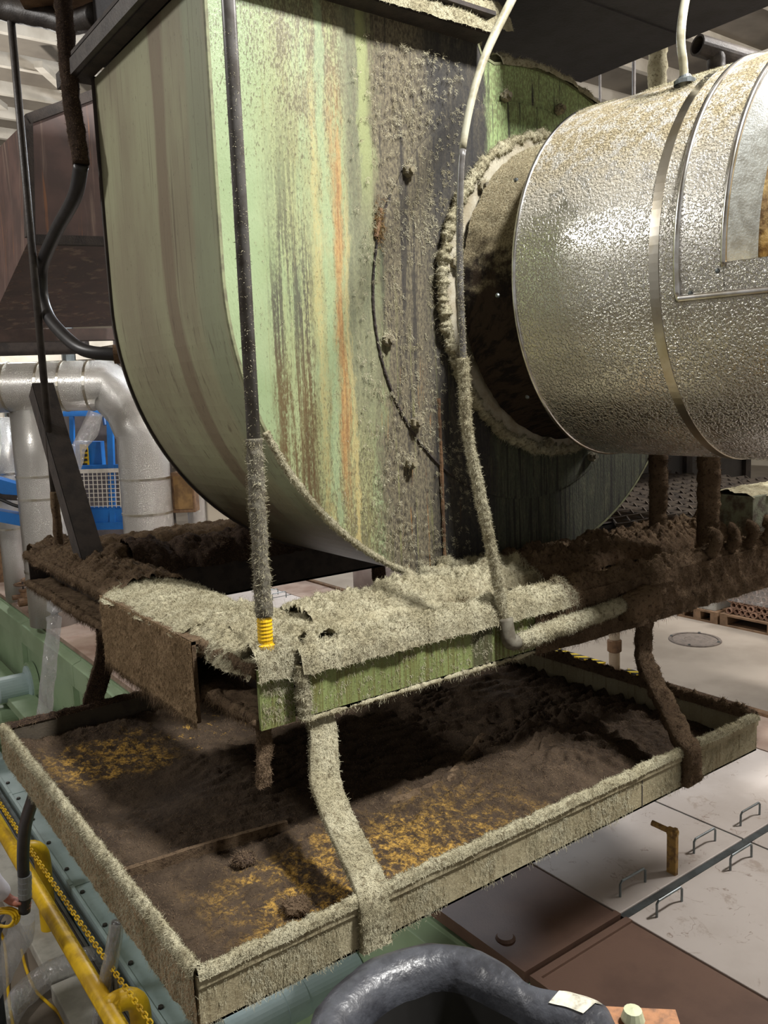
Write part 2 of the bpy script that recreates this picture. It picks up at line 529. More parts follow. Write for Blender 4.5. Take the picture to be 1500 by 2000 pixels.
def stucco(name, cell, dust=True, rough=.26, tint=rgb(214,212,206)):
    m = Mat(name)
    n = m.nrm(); nx, ny, nz = m.xyz(n)
    v = m.noise(cell, 2, .5, .4)
    em = m.step(v, .40, .60)
    m.bump(em, .7, .003)
    if dust:
        dn = m.noise((22, 22, 22), 5, .68); df = m.noise(190, 4, .7)
        f = m.mul(m.step(nz, .02, .62), m.step(m.add(m.mul(dn, .8), m.mul(df, .5)), .50, .68))
        f = m.math('MAXIMUM', f, m.mul(m.step(nz, .15, .65), .42))
        f = m.math('MAXIMUM', f, m.mul(m.step(dn, .3, .7), .12))
        col = m.mix(f, tint, m.mix(m.step(df, .4, .6), rgb(158,147,118), rgb(108,97,74)))
        return m.out(col, m.step(f, 0, 1, rough, .95), m.step(f, 0, .8, 1.0, 0.0))
    return m.out(tint, rough, 1.0)
STUCCO = stucco('stucco_aluminium', 115.)
SILVER = stucco('stucco_aluminium_clean', 170., False, .30, rgb(204,202,198))
BAND = plain('band_steel', rgb(196,192,182), rgb(176,168,150), 9, .28, 1.0)
CHROME = plain('bead_steel', rgb(225,225,225), rgb(190,186,176), 14, .22, 1.0)

def green_chan():
    m = Mat('channel_green_paint'); x, y, z = m.xyz()
    st = m.noise((70, 70, 2.0), 6, .65); f = m.noise(130, 4, .65); b = m.noise((7, 7, 5), 3)
    col = m.mix(m.step(b, .35, .65), rgb(130,142,90), rgb(114,124,76))
    col = m.mix(m.mul(m.step(st, .48, .60), .8), col, rgb(98,94,52))
    col = m.mix(m.mul(m.step(f, .56, .64), .6), col, rgb(72,68,46))
    col = m.mix(m.mul(m.band(x, 1.765, .035, .02), .8), col, rgb(58,54,42))
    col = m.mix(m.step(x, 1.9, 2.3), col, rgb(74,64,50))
    m.bump(f, .4, .004)
    return m.out(col, .7, spec=.3)
GREENCH = green_chan()

def tray_wall():
    m = Mat('tray_wall_paint'); x, y, z = m.xyz()
    st = m.noise((60, 60, 6), 5, .65); f = m.noise(150, 4, .7); b = m.noise(6, 3)
    col = m.mix(m.step(b, .3, .7), rgb(160,152,126), rgb(140,130,104))
    col = m.mix(m.mul(m.step(st, .54, .66), .6), col, rgb(98,84,60))
    col = m.mix(m.mul(m.step(f, .56, .66), .5), col, rgb(190,182,150))
    m.bump(m.add(f, st), .6, .004)
    return m.out(col, .9, spec=.2)
TRAYWALL = tray_wall()

def tray_bed():
    m = Mat('tray_sludge'); x, y, z = m.xyz()
    a = m.noise((11, 9, 9), 5, .65, .5); f = m.noise(95, 4, .7); c = m.noise((34, 22, 22), 5, .7)
    col = m.mix(m.step(a, .35, .65), rgb(74,62,50), rgb(58,48,39))
    col = m.mix(m.mul(m.step(f, .55, .7), .6), col, rgb(50,42,36))
    vy = m.add(y, m.mul(m.add(a, -.5), .5))
    oc = m.mul(m.step(vy, 2.10, 1.90), m.mul(m.step(x, .70, .95), m.step(m.add(x, m.mul(a, .6)), 2.25, 1.7)))
    left = m.mul(m.mul(m.band(vy, 3.02, .10, .12), m.band(x, .90, .10, .16)), m.step(c, .44, .58))
    left2 = m.mul(m.mul(m.band(vy, 3.05, .08, .12), m.band(x, 1.25, .2, .2)), m.step(c, .56, .66))
    oc = m.mul(oc, m.step(m.noise((7, 9, 7), 4, .6, .8, off=(4, 4, 0)), .33, .50))
    oc = m.math('MAXIMUM', m.mul(oc, m.step(m.add(m.mul(c, .6), m.mul(m.noise(60, 5, .7), .4)), .44, .58)), m.math('MAXIMUM', left, left2))
    col = m.mix(oc, col, m.mix(m.step(f, .42, .62), rgb(176,140,70), rgb(104,80,44)))
    m.bump(m.add(f, c), .8, .008)
    return m.out(col, .95, spec=.15)
TRAYBED = tray_bed()

def neck_mat():
    m = Mat('neck_grime'); nx, ny, nz = m.xyz(m.nrm())
    n = m.noise((30, 30, 30), 5, .7); f = m.noise(160, 4, .7); st = m.noise((70, 8, 3), 5, .7)
    d = m.step(m.add(nz, m.mul(m.add(n, -.5), .9)), -.05, .40)
    col = m.mix(m.step(st, .45, .6), rgb(58,48,40), rgb(34,29,27))
    col = m.mix(d, col, m.mix(m.step(f, .4, .62), rgb(150,140,114), rgb(104,94,74)))
    m.bump(m.add(n, f), .7, .008)
    return m.out(col, .95, spec=.1)
NECK = neck_mat()
RIMG = plain('flange_paint', rgb(120,124,92), rgb(92,90,68), 20, .7)
TANDUST = dust_mat('dust_tan', rgb(172,148,118), rgb(150,128,100), rgb(114,96,74))
NUT = plain('dusty_nut', rgb(128,120,98), rgb(84,78,66), 60, .9, bump=.4)
BLACKSTEEL = plain('grimy_black_steel', rgb(58,50,46), rgb(40,35,33), 14, .8, bump=.5)
DARKPIPE = plain('dark_pipe', rgb(62,56,52), rgb(44,38,36), 18, .5, bump=.3)
RUBBER = plain('black_rubber', rgb(40,38,40), rgb(30,28,29), 20, .42)
HOSE = plain('grey_hose', rgb(92,90,88), rgb(70,66,62), 20, .35)
CABLE = plain('grey_cable', rgb(172,170,150), rgb(140,134,110), 20, .5)
YELLOW = plain('yellow_paint', rgb(226,184,20), rgb(186,146,18), 7, .42)
COLLARGREY = plain('collar_grey', rgb(168,162,144), rgb(140,130,108), 12, .7, bump=.3)
MACHGREEN = plain('machine_green', rgb(148,170,138), rgb(134,156,124), 2, .45)
TEAL = plain('teal_paint', rgb(164,184,186), rgb(148,168,170), 3, .45)
BLUE = plain('lift_blue', rgb(32,112,190), rgb(28,96,166), 3, .4)
def rusty():
    m = Mat('rusty_duct'); a = m.noise((9, 9, .5), 5, .65, .3); b = m.noise((24, 24, .8), 5, .7, .3, off=(4, 1, 0)); c = m.noise(5, 3)
    col = m.mix(m.step(c, .35, .65), rgb(92,70,64), rgb(74,57,53))
    col = m.mix(m.mul(m.step(a, .54, .66), .6), col, rgb(150,128,112))
    col = m.mix(m.mul(m.step(b, .60, .70), .7), col, rgb(150,98,58))
    return m.out(col, .6)
RUSTDUCT = rusty()
DARKDUCT = plain('dark_duct', rgb(46,44,48), rgb(38,36,38), 10, .75, bump=.5, bsc=60)
RUST = plain('rust', rgb(122,94,68), rgb(92,70,52), 14, .85, bump=.4)
BROWNPLATE = plain('brown_deck_plate', rgb(112,86,72), rgb(98,74,62), 3, .55, bump=.12)
def panel_mat():
    m = Mat('white_deck_panel'); a = m.noise(1.7, 5, .6); b = m.noise(7, 6, .7, .8, off=(3, 1, 0)); f = m.noise(40, 4, .7)
    col = m.mix(m.step(a, .35, .65), rgb(198,190,184), rgb(182,173,166))
    col = m.mix(m.mul(m.step(m.add(m.mul(b, .8), m.mul(f, .2)), .56, .66), .5), col, rgb(140,120,104))
    cr = m.step(m.math('ABSOLUTE', m.add(m.noise((2.6, 2.6, 1), 4, .65, .4, off=(8, 2, 0)), -.5)), .0, .006, 1, 0)
    col = m.mix(m.mul(m.mul(cr, m.step(b, .50, .56)), .7), col, rgb(120,98,82))
    m.bump(f, .06, .004)
    return m.out(col, .5)
WHITEPLATE = panel_mat()
STEEL = plain('galvanised_steel', rgb(126,134,136), rgb(104,108,108), 8, .4, .8)
CONCRETE = plain('concrete', rgb(158,148,136), rgb(142,132,120), 1.2, .5, bump=.1)
AISLE = plain('aisle_concrete', rgb(126,116,104), rgb(104,96,86), 2.0, .7, bump=.15)
PAD = plain('pale_plinth', rgb(186,184,176), rgb(158,156,148), 4, .7, bump=.1)
CEIL = plain('ceiling_board', rgb(118,110,98), rgb(104,96,86), 1, .8)
PURLIN = plain('purlin_white', rgb(184,177,164), rgb(164,156,142), 2, .6)
TUBBLACK = plain('black_tub_plastic', rgb(66,68,74), rgb(44,45,50), 26, .38, bump=.5, bsc=70)
TAPE = plain('worn_tape', rgb(196,192,176), rgb(120,116,104), 60, .6)
CARD = plain('cardboard_tube', rgb(150,118,98), rgb(128,98,80), 12, .85)
CARDHOLE = plain('tube_bore', rgb(50,38,32), rgb(40,30,26), 10, .9)
WOOD = plain('pallet_wood', rgb(140,112,86), rgb(112,88,66), 9, .8)
WHITE = plain('white_cloth', rgb(218,214,222), rgb(196,192,202), 8, .8)
SKIN = plain('skin', rgb(176,112,92), rgb(150,90,74), 30, .55)
TROUSER = plain('dark_trousers', rgb(58,58,66), rgb(48,48,54), 8, .85)
HAIR = plain('dark_hair', rgb(48,38,32), rgb(36,28,24), 30, .7)
CREAM = plain('cream_wall', rgb(188,178,160), rgb(172,162,144), .6, .8)
MESHW = plain('mesh_cream', rgb(214,206,192), rgb(190,182,166), 8, .5)
BLACK = plain('black_paint', rgb(24,24,24), rgb(18,18,18), 8, .6)
FIBROUS = plain('rusty_insulation', rgb(176,150,98), rgb(104,78,48), 22, .9, bump=.8, bsc=40)

def clear_plastic():
    m = Mat('clear_plastic'); t = m.t
    tr = m.n('ShaderNodeBsdfTransparent'); tr.inputs[0].default_value = (.93, .94, .95, 1)
    gl = m.n('ShaderNodeBsdfGlossy'); gl.inputs['Roughness'].default_value = .12
    df = m.n('ShaderNodeBsdfTranslucent'); df.inputs[0].default_value = (.8, .8, .8, 1)
    d2 = m.n('ShaderNodeBsdfDiffuse'); d2.inputs[0].default_value = (.75, .75, .76, 1)
    bp = m.n('ShaderNodeBump'); m.put(bp.inputs['Height'], m.noise((26, 26, 9), 4, .6, 1.0))
    bp.inputs['Strength'].default_value = 1.0; bp.inputs['Distance'].default_value = .03
    t.links.new(bp.outputs[0], gl.inputs['Normal'])
    a = m.n('ShaderNodeMixShader'); a.inputs[0].default_value = .5
    t.links.new(df.outputs[0], a.inputs[1]); t.links.new(d2.outputs[0], a.inputs[2])
    b = m.n('ShaderNodeMixShader'); b.inputs[0].default_value = .22
    t.links.new(tr.outputs[0], b.inputs[1]); t.links.new(a.outputs[0], b.inputs[2])
    c = m.n('ShaderNodeMixShader'); c.inputs[0].default_value = .30
    t.links.new(b.outputs[0], c.inputs[1]); t.links.new(gl.outputs[0], c.inputs[2])
    t.links.new(c.outputs[0], t.nodes['Material Output'].inputs['Surface'])
    return m.m
PLASTIC = clear_plastic()

def hazard():
    m = Mat('hazard_stripe'); x, y, z = m.xyz()
    w = m.math('FRACT', m.mul(m.add(y, m.mul(x, 1.0)), 9.0))
    return m.out(m.mix(m.step(w, .48, .52), rgb(214,184,40), rgb(28,27,26)), .6)
HAZARD = hazard()
# ------------------------------------------------------------------ the hall
ZA, ZD, ZR = -0.8, 1.0, 0.7              # aisle floor, machine deck, operating floor to the right
obj('floor', box(-14, 5.75, -8, 34, ZA-.2, ZA), AISLE, kind='structure')
fr = struct('floor.001', (14, 8, ZR))
obj('subfloor', box(5.75, 26, -8, 34, ZA, ZR-.03), AISLE, fr)
slab_x = [5.80, 8.55, 11.6, 14.8, 18.2, 22, 26]
slab_y = [-8, -4.4, -.9, 2.55, 6.0, 9.4, 12.8, 16.4, 20, 26, 34]
for i in range(len(slab_x)-1):
    for j in range(len(slab_y)-1):
        obj('slab', box(slab_x[i]+.006, slab_x[i+1]-.006, slab_y[j]+.006, slab_y[j+1]-.006, ZR-.04, ZR), CONCRETE, fr)
cl = struct('ceiling', (4, 10, 9.0))
obj('ceiling_board', box(-14, 26, -8, 34, 9.25, 9.4), CEIL, cl)
for k in range(26):
    y = -2 + 1.35*k
    obj('purlin', box(-14, 26, y, y+.11, 9.03, 9.25), PURLIN, cl)
for k in range(9):
    x = -10 + 4.1*k
    obj('rafter', box(x, x+.22, -8, 34, 8.72, 9.03), PURLIN, cl)
for k in range(5):
    a = np.array([-8+4.1*k, 6.0+3*k, 8.95])
    obj('brace', bar(a, a+np.array([4.1, 5.4, 0]), .14, .1), PURLIN, cl)
obj('wall_back', box(-14, 26, 33.8, 34.2, ZA, 9.3), CREAM, kind='structure')
obj('wall_right', box(25.8, 26.2, -8, 34, ZA, 9.3), CREAM, kind='structure')

# ------------------------------------------------------------------ deck of plates
deck = thing('deck', 'machine deck laid with brown steel plates and pale lift-out panels', 'deck', (3.9, 5, ZD))
obj('support_bed', box(2.40, 5.62, -1.5, 15.5, .80, ZD-.055), BLACKSTEEL, deck)
xs = [2.29, 2.925, 3.95, 5.06, 5.60]
ys = [-1.2, .55, 2.275, 3.62, 4.95, 6.28, 7.60, 8.95, 10.3, 11.6, 13.1, 14.8]
TAN = plain('dusty_deck_plate', rgb(160,140,126), rgb(136,112,98), 2.2, .6, bump=.1)
h_me = None
def handle_mesh():
    L, hgt, r = .19, .075, .006
    P = [(-L/2, 0, -.01), (-L/2, 0, hgt-.012), (-L/2+.012, 0, hgt), (L/2-.012, 0, hgt), (L/2, 0, hgt-.012), (L/2, 0, -.01)]
    return raw_mesh('lifting_handle', *sweep(np.array(P), ring(r, 8), up=(0, 1, 0)))
hm = handle_mesh(); hm.materials.append(STEEL)
for j in range(len(ys)-1):
    for i in range(4):
        mat = BROWNPLATE if i == 0 else (TAN if i == 3 else WHITEPLATE)
        if i == 0 and ys[j] > 5: mat = TAN
        g = .022 if (i == 0 and j in (0, 1)) else .006
        x0, x1, y0, y1 = xs[i]+.006, xs[i+1]-.006, ys[j]+g, ys[j+1]-g
        if i in (1, 2): y0 += .016; y1 -= .016
        p = obj('floor_plate', box(x0, x1, y0, y1, ZD-.05, ZD), mat, deck, bevel=.004)
        if i == 0 and j < 5:
            for (a, b, c, d) in ((x0, x1, y0, y0+.035), (x0, x1, y1-.035, y1), (x0, x0+.03, y0+.035, y1-.035)):
                obj('edge_lip', box(a, b, c, d, ZD-.002, ZD+.012), mat, p)
        if i in (1, 2):
            cx = [x0+.20, x1-.22]
            copies('lifting_handle', hm, [(a, b, ZD) for a in cx for b in (y0+.08, y1-.08)], p)
    if j:
        obj('joint_strip', box(xs[1], xs[3], ys[j]-.018, ys[j]+.018, ZD-.05, ZD-.004), STEEL, deck)
obj('joint_strip', box(xs[2]-.006, xs[2]+.006, ys[0], ys[-1], ZD-.05, ZD-.006), STEEL, deck)
obj('edge_rail', box(5.60, 5.66, -1.2, 14.8, ZD-.3, ZD+.02), RUST, deck)
obj('deck_screw', lathe((2.40, 2.50, ZD+.002), (0, 0, 1), [(0, .012), (.035, .012), (.045, 0.)], 18), BROWNPLATE, deck)
LEV = plain('worn_yellow_steel', rgb(160,126,66), rgb(112,84,52), 30, .7)
lever = thing('lever_post', 'rusty yellow flat-bar lever standing in the joint between white panels', 'lever', pz(1313, 1705, ZD))
b0 = pz(1313, 1705, ZD)
obj('post', box(b0[0]-.012, b0[0]+.012, b0[1]-.026, b0[1]+.026, ZD-.03, ZD+.235), LEV, lever, bevel=.003)
obj('pin', cyl(b0+np.array([0, -.03, .215]), b0+np.array([-.03, .10, .235]), .014, 12), LEV, lever)
obj('lock_nut', cyl(b0+np.array([-.03, 0, .215]), b0+np.array([.03, 0, .215]), .016, 6), LEV, lever)

# deck standing things at the far left: valve bodies, round flanged column seen through the frame
def valve(p, name, lab, s=1.0):
    t = thing(name, lab, 'valve', p)
    p = np.asarray(p, float)
    obj('body', lathe(p, (0, 0, 1), [(0, 0), (.07*s, 0), (.07*s, .02*s), (.045*s, .03*s), (.045*s, .16*s), (.06*s, .17*s), (.06*s, .2*s), (0, .2*s)], 18), RUST, t, smooth=False)
    obj('handwheel', lathe(p+np.array([0, 0, .27*s]), (0, 0, 1), [(.11*s, -.012), (.125*s, 0), (.11*s, .012), (.095*s, 0), (.11*s, -.012)], 20), RUST, t)
    obj('stem', cyl(p+np.array([0, 0, .19*s]), p+np.array([0, 0, .31*s]), .014*s, 8), DARKPIPE, t)
    obj('spoke', bar(p+np.array([-.1*s, 0, .27*s]), p+np.array([.1*s, 0, .27*s]), .014, .014), RUST, t)
    obj('branch', cyl(p+np.array([-.15*s, 0, .10*s]), p+np.array([.15*s, 0, .10*s]), .035*s, 12), RUST, t)
q = pz(78, 1195, ZD); valve(q, 'gate_valve', 'rusty gate valve with handwheel under the far frame corner', 1.5)
q = pz(48, 1178, ZD); valve(q, 'gate_valve', 'small rusty valve at the far left edge of the deck', .9)
q = pz(35, 1130, ZD); valve(q, 'gate_valve', 'rusty valve beside the left insulated pipe foot', 1.1)
q = pz(742, 1150, ZD)
t = thing('round_column', 'pale riveted round column on the deck, seen through the frame', 'column', q)
obj('shell', cyl(q, q+np.array([0, 0, .95]), .33, 32), plain('column_grey', rgb(168,160,158), rgb(150,140,138), 3, .5), t, smooth=True)
obj('seam', lathe(q, (0, 0, 1), [(.332, .43), (.345, .44), (.345, .48), (.332, .49)], 32), STEEL, t)
q = pz(10, 1130, ZD)
t = thing('rusty_drum', 'rust-brown drum on the deck at the left picture edge', 'drum', q)
obj('shell', lathe(q, (0, 0, 1), [(0, 0), (.26, 0), (.26, .42), (.28, .43), (.28, .47), (0, .47)], 28), RUST, t)
obj('pipe', cyl(q+np.array([0, 0, .46]), q+np.array([0, 0, .9]), .07, 14), RUST, t)
# post and hazard tape at the far edge of the deck
q = pz(1200, 1318, ZD)
t = thing('guard_post', 'cream pipe post at the deck edge behind the rear strap', 'post', q)
obj('pole', cyl(q, q+np.array([0, 0, .75]), .045, 18), plain('cream_post', rgb(178,164,142), rgb(150,134,112), 9, .6), t, smooth=True)
obj('collar', lathe(q, (0, 0, 1), [(.046, .2), (.06, .21), (.06, .3), (.046, .31)], 18), RUST, t)
obj('collar', lathe(q, (0, 0, 1), [(.046, .42), (.055, .43), (.055, .46), (.046, .47)], 18), RUST, t)
for (a, b), lab in (((1075, 1195), 'longer strip of yellow and black hazard tape along the deck edge'), ((1240, 1307), 'shorter strip of yellow and black hazard tape right of the hanging strap')):
    p0, p1 = pz(a, 1258+(a-1075)*.285, ZD+.02), pz(b, 1258+(b-1075)*.285, ZD+.02)
    obj('hazard_tape', bar((5.64, p0[1], ZD+.028), (5.64, p1[1], ZD+.028), .07, .014), HAZARD, label=lab, category='tape', group='hazard tape strips')
q = pz(1357, 1250, ZR)
t = thing('manhole_cover', 'round iron manhole cover in the concrete floor at right', 'manhole cover', q)
obj('rim', lathe(q, (0, 0, 1), [(.235, .0), (.235, .012), (.265, .012), (.27, 0)], 40), plain('manhole_iron', rgb(112,102,94), rgb(94,86,80), 20, .7, bump=.6, bsc=60), t)
obj('lid', lathe(q, (0, 0, 1), [(0, .008), (.10, .008), (.105, .012), (.13, .012), (.135, .008), (.225, .008), (.23, 0)], 40), plain('manhole_lid', rgb(120,110,102), rgb(102,94,86), 26, .7, bump=.6, bsc=60), t)
for a in (.4, 1.9, 3.5, 5.0):
    obj('lift_stud', lathe(q+np.array([.245*math.cos(a), .245*math.sin(a), .01]), (0, 0, 1), [(0, .012), (.014, .012), (.016, 0)], 10), STEEL, t)

# ------------------------------------------------------------------ green machine under the deck
mach = thing('machine', 'long green machine frame with panelled side under the plate deck', 'machine', (2.25, 6, ZA))
fy = [-1.2, 1.2, 2.42, 3.5, 5.0, 6.6, 8.3, 10.35, 12.4, 14.8]
for j in range(len(fy)-1):
    y0, y1 = fy[j]+.008, fy[j+1]-.008
    sec = [(2.285, y0, ZD-.056), (2.285, y0, ZD-.08), (2.20, y0, ZD-.11), (2.20, y0, ZD-.34), (2.38, y0, ZD-.34), (2.38, y0, ZD-.056)]
    obj('fascia_panel', prism(sec, (0, y1-y0, 0)), MACHGREEN, mach, bevel=.004)
    obj('side_panel', box(2.27, 2.38, y0, y1, -.62, ZD-.36), MACHGREEN, mach, bevel=.003)
    obj('stiffener', box(2.215, 2.268, y0+.1, y0+.16, -.6, ZD-.36), MACHGREEN, mach)
obj('ledge', box(1.93, 2.21, 6.7, 14.8, .02, .12), MACHGREEN, mach, bevel=.006)
obj('sole_plate', box(1.80, 2.40, -1.2, 14.8, ZA+.12, ZA+.20), MACHGREEN, mach)
# pale label on the fascia under the tray
lp = pu(675, 1888, 2.20)
lab_o = thing('machine_label', 'small white label plate on the green fascia beside the tub', 'label', (2.195, lp[1], lp[2]))
obj('plate', box(2.190, 2.198, lp[1]-.055, lp[1]+.055, lp[2]-.02, lp[2]+.02), PURLIN, lab_o)
def text_obj(txt, size, mat, parent, loc, xa, ya, name='lettering', ext=.0008):
    cu = bpy.data.curves.new(name, 'FONT'); cu.body = txt; cu.size = size; cu.align_x = 'CENTER'; cu.align_y = 'CENTER'; cu.extrude = ext
    o = bpy.data.objects.new(name, cu); COL.objects.link(o)
    dg = bpy.context.evaluated_depsgraph_get()
    me = bpy.data.meshes.new_from_object(o.evaluated_get(dg)); bpy.data.objects.remove(o)
    me.materials.clear(); me.materials.append(mat)
    xa, ya = Vector(xa).normalized(), Vector(ya).normalized(); za = xa.cross(ya)
    m = Matrix((xa, ya, za)).transposed()
    o = bpy.data.objects.new(name, me); COL.objects.link(o); o.parent = parent
    o.location = Vector(loc)-Vector(root_loc(parent)); o.rotation_euler = m.to_euler()
    return o
text_obj('LUBE', .036, BLACK, lab_o, (2.189, lp[1], lp[2]), (0, -1, 0), (0, 0, 1))
# teal roll bearing sticking out beside the tub, gear motors at the far left
t = thing('roll_housing', 'pale teal cylindrical housing sticking out under the tray by the tub', 'housing', (2.0, 2.9, -.1))
c = pu(645, 1915, 2.10)
e = pz(470, 2010, c[2]-.02)
ax = np.array([-1, 0, 0.0])
obj('barrel', lathe(c, ax, [(0, -.16), (.10, -.16), (.10, .18), (.104, .18), (.104, .30), (.10, .30), (.10, .62), (0, .62)], 32), TEAL, t, smooth=False)
obj('end_ring', lathe(c, ax, [(.045, -.20), (.075, -.20), (.085, -.17), (.085, -.14)], 24), TEAL, t)
obj('stub', cyl(c+np.array([.30, 0, .02]), c+np.array([.1, 0, .0]), .05, 16), RUST, t)
for k, (px, py, s, lab) in enumerate(((18, 1345, 1.0, 'teal gear motor bolted to the green machine at the left edge'), (20, 1395, .9, 'green flanged gear housing below the teal motor at the left edge'))):
    c = pu(px, py, 1.98)
    t = thing('gear_motor', lab, 'gear motor', c)
    mt = TEAL if k == 0 else MACHGREEN
    obj('barrel', lathe(c, (-1, 0, 0), [(0, -.25), (.22*s, -.25), (.22*s, -.2), (.15*s, -.18), (.15*s, .12), (.13*s, .14), (.13*s, .3), (0, .3)], 28), mt, t)
    obj('flange', lathe(c, (-1, 0, 0), [(.26*s, -.28), (.26*s, -.22), (.16*s, -.22)], 28), MACHGREEN, t)
    obj('shaft', cyl(c+np.array([-.3, 0, 0]), c+np.array([-.45, 0, 0]), .04, 14), DARKPIPE, t)

# ------------------------------------------------------------------ aisle at the lower left
brail = thing('base_rail', 'light teal machine base rail running along the aisle', 'base rail', (1.7, 6, ZA))
by = [.5, 2.55, 4.62, 6.7, 8.8, 12]
for j in range(5):
    obj('rail_length', box(1.60, 1.79, by[j]+.006, by[j+1]-.006, ZA, -.46), TEAL, brail, bevel=.006)
    obj('top_lip', box(1.60, 1.625, by[j]+.006, by[j+1]-.006, -.46, -.435), TEAL, brail)
    for yb in np.arange(by[j]+.3, by[j+1]-.1, .55):
        obj('bolt', lathe((1.66, yb, -.46), (0, 0, 1), [(0, .016), (.018, .016), (.020, 0)], 6), DARKPIPE, brail)
p = thing('plinth', 'pale concrete plinth under the yellow guard rail', 'plinth', (1.45, 5, ZA))
py_ = [1.2, 3.9, 5.05, 5.95, 7.2, 9.4]
for i in range(5):
    obj('pad', box(1.22+.02*(i % 2), 1.585, py_[i]+.03, py_[i+1]-.03, ZA, ZA+.10+.012*(i % 3)), PAD, p, bevel=.01)
obj('steel_pipe', tube([(1.56, .6, -.52), (1.56, 4.8, -.52), (1.56, 11, -.52)], .028, 12, .2), STEEL, label='bare steel pipe clipped along the teal base rail', category='pipe')
obj('cable_conduit', tube([(1.505, .6, -.60), (1.50, 5, -.60), (1.505, 11, -.60)], .018, 10, .2), DARKPIPE, label='thin dark conduit below the bare steel pipe', category='conduit')
g = thing('guard_rail', 'yellow painted pipe guard rail with bent posts in the aisle', 'guard rail', (1.27, 5, ZA))
ZG = 0.0
obj('rail', cyl((1.22, 1.8, ZG), (1.22, 9.5, ZG), .052, 22), YELLOW, g, smooth=True)
for y in (4.53, 6.66, 2.4):
    obj('bent_post', tube([(1.22, y, ZG), (1.31, y, ZG+.01), (1.38, y, ZG-.03), (1.405, y, ZG-.12), (1.405, y, -.4), (1.405, y, ZA+.08)], .062, 18, .03, up=(0, 1, 0)), YELLOW, g, smooth=True)
    obj('weld_bead', lathe((1.265, y, ZG), (1, 0, 0), [(.062, 0), (.068, .008), (.062, .016)], 18), YELLOW, g)
# plastic chain
ch = thing('chain', 'thin yellow plastic chain strung beside the yellow guard rail', 'chain', (1.3, 5, .1))
A0, A1 = pz(-12, 1551, .12), pz(298, 2004, .12)
nl = 62
r0, r1 = .016, .0045
ov = [(math.cos(a)*.011+(.012 if math.cos(a) > 0 else -.012), math.sin(a)*.013) for a in np.linspace(0, 2*math.pi, 12, endpoint=False)]
lk = np.array([(x, y, 0) for x, y in ov]); lk = np.vstack([lk, lk[:1]])
Vl, Fl = sweep(lk, ring(r1, 6), cap=False)
lme = raw_mesh('link', Vl, Fl); lme.materials.append(YELLOW)
d = A1-A0; L = np.linalg.norm(d); nl = int(L/.036)
spots, rots = [], []
q0 = Vector(d).to_track_quat('X', 'Z')
for k in range(nl):
    s = k/nl
    spots.append(A0+d*s+np.array([0, 0, -.02*4*s*(1-s)]))
    rots.append((q0 @ Matrix.Rotation(math.pi/2*(k % 2)+.5, 4, 'X').to_quaternion()).to_euler())
copies('link', lme, spots, ch, rots)
sg = pz(222, 1950, -.1)
obj('sign_plate', obox(sg, (.012, -.07, 0), (.004, .0, .0), (0, 0, .21)), plain('grey_plate', rgb(96,94,84), rgb(84,82,74), 6, .6), label='narrow grey metal plate standing by the yellow rail post', category='plate')
obj('cover_strip', box(1.30, 1.56, 5.0, 5.06, ZA+.11, ZA+.15), BLACKSTEEL, label='short dark steel strip across the pale plinth', category='strip')
# hoses in clear plastic sleeves, cords
def sleeve(name, lab, pts, r, wob=.3, inner=None, step=.03, flat=None):
    t = thing(name, lab, 'plastic sleeve', np.asarray(pts[0], float))
    P = smooth_path(pts, step); n = len(P); k = 18
    T, S, N = frames(P)
    a = np.linspace(0, 2*np.pi, k, endpoint=False)
    R = r*(1+wob*(fbm(np.stack([np.cos(a)[None]*1.3+np.zeros((n, 1)), np.sin(a)[None]*1.3+np.zeros((n, 1)), np.arange(n)[:, None]*step/r*.45+np.zeros((1, k))], -1)+(len(lab)*7) % 50, 3)-.5)*2)
    fl = flat or (1, 1)
    V = P[:, None]+S[:, None]*(np.cos(a)*fl[0])[None, :, None]*R[..., None]+N[:, None]*(np.sin(a)*fl[1])[None, :, None]*R[..., None]
    i = np.arange(n-1)[:, None]*k; j = np.arange(k)[None]; j2 = (j+1) % k
    Fc = np.stack([i+j, i+k+j, i+k+j2, i+j2], -1).reshape(-1, 4)
    obj('film', (V.reshape(-1, 3), Fc), PLASTIC, t, smooth=True)
    if inner: obj('inner_hose', tube(pts, inner[0], 12, step), inner[1], t, smooth=True)
    return t
hp = at(38, 1768, 5.2)                    # the hand on the hose
sleeve('sleeved_hose', 'clear plastic sleeve around a hose hanging from the hand', [hp+np.array([.01, -.01, -.08]), at(38, 1830, 5.25), at(10, 1890, 5.3), at(-30, 1960, 5.3), at(-60, 2040, 5.3)], .075, .35)
sleeve('sleeved_hose', 'clear plastic sleeve lying across the aisle to the plinth', [pz(210, 1860, -.6), pz(150, 1880, -.62), pz(95, 1905, -.68), pz(40, 1950, -.72), pz(0, 2010, -.72)], .085, .35)
sleeve('sleeved_hose', 'clear plastic sleeve dropping behind the yellow rail', [at(228, 1800, 5.0), at(222, 1850, 5.0), at(210, 1910, 5.0), at(195, 1990, 5.0), at(192, 2040, 5.0)], .045, .3, (.03, HOSE))
obj('black_hose', tube([at(70, 1545, 4.6), at(50, 1610, 4.9), at(45, 1680, 5.1), at(49, 1740, 5.17), hp+np.array([.02, -.02, -.04])], .036, 16, .03, up=(1, 0, 0)), RUBBER, smooth=True, label='thick black hose rising from the hand past the tray', category='hose')
tp = thing('hose_tape', 'grey tape wound around the black hose above the hand', 'tape', at(50, 1730, 5.16))
for k in range(4):
    obj('wrap', cyl(at(48, 1708+k*11, 5.14+.006*k), at(49, 1718+k*11, 5.15+.006*k), .040, 16), plain('grey_tape', rgb(128,130,130), rgb(112,114,114), 9, .5), tp)
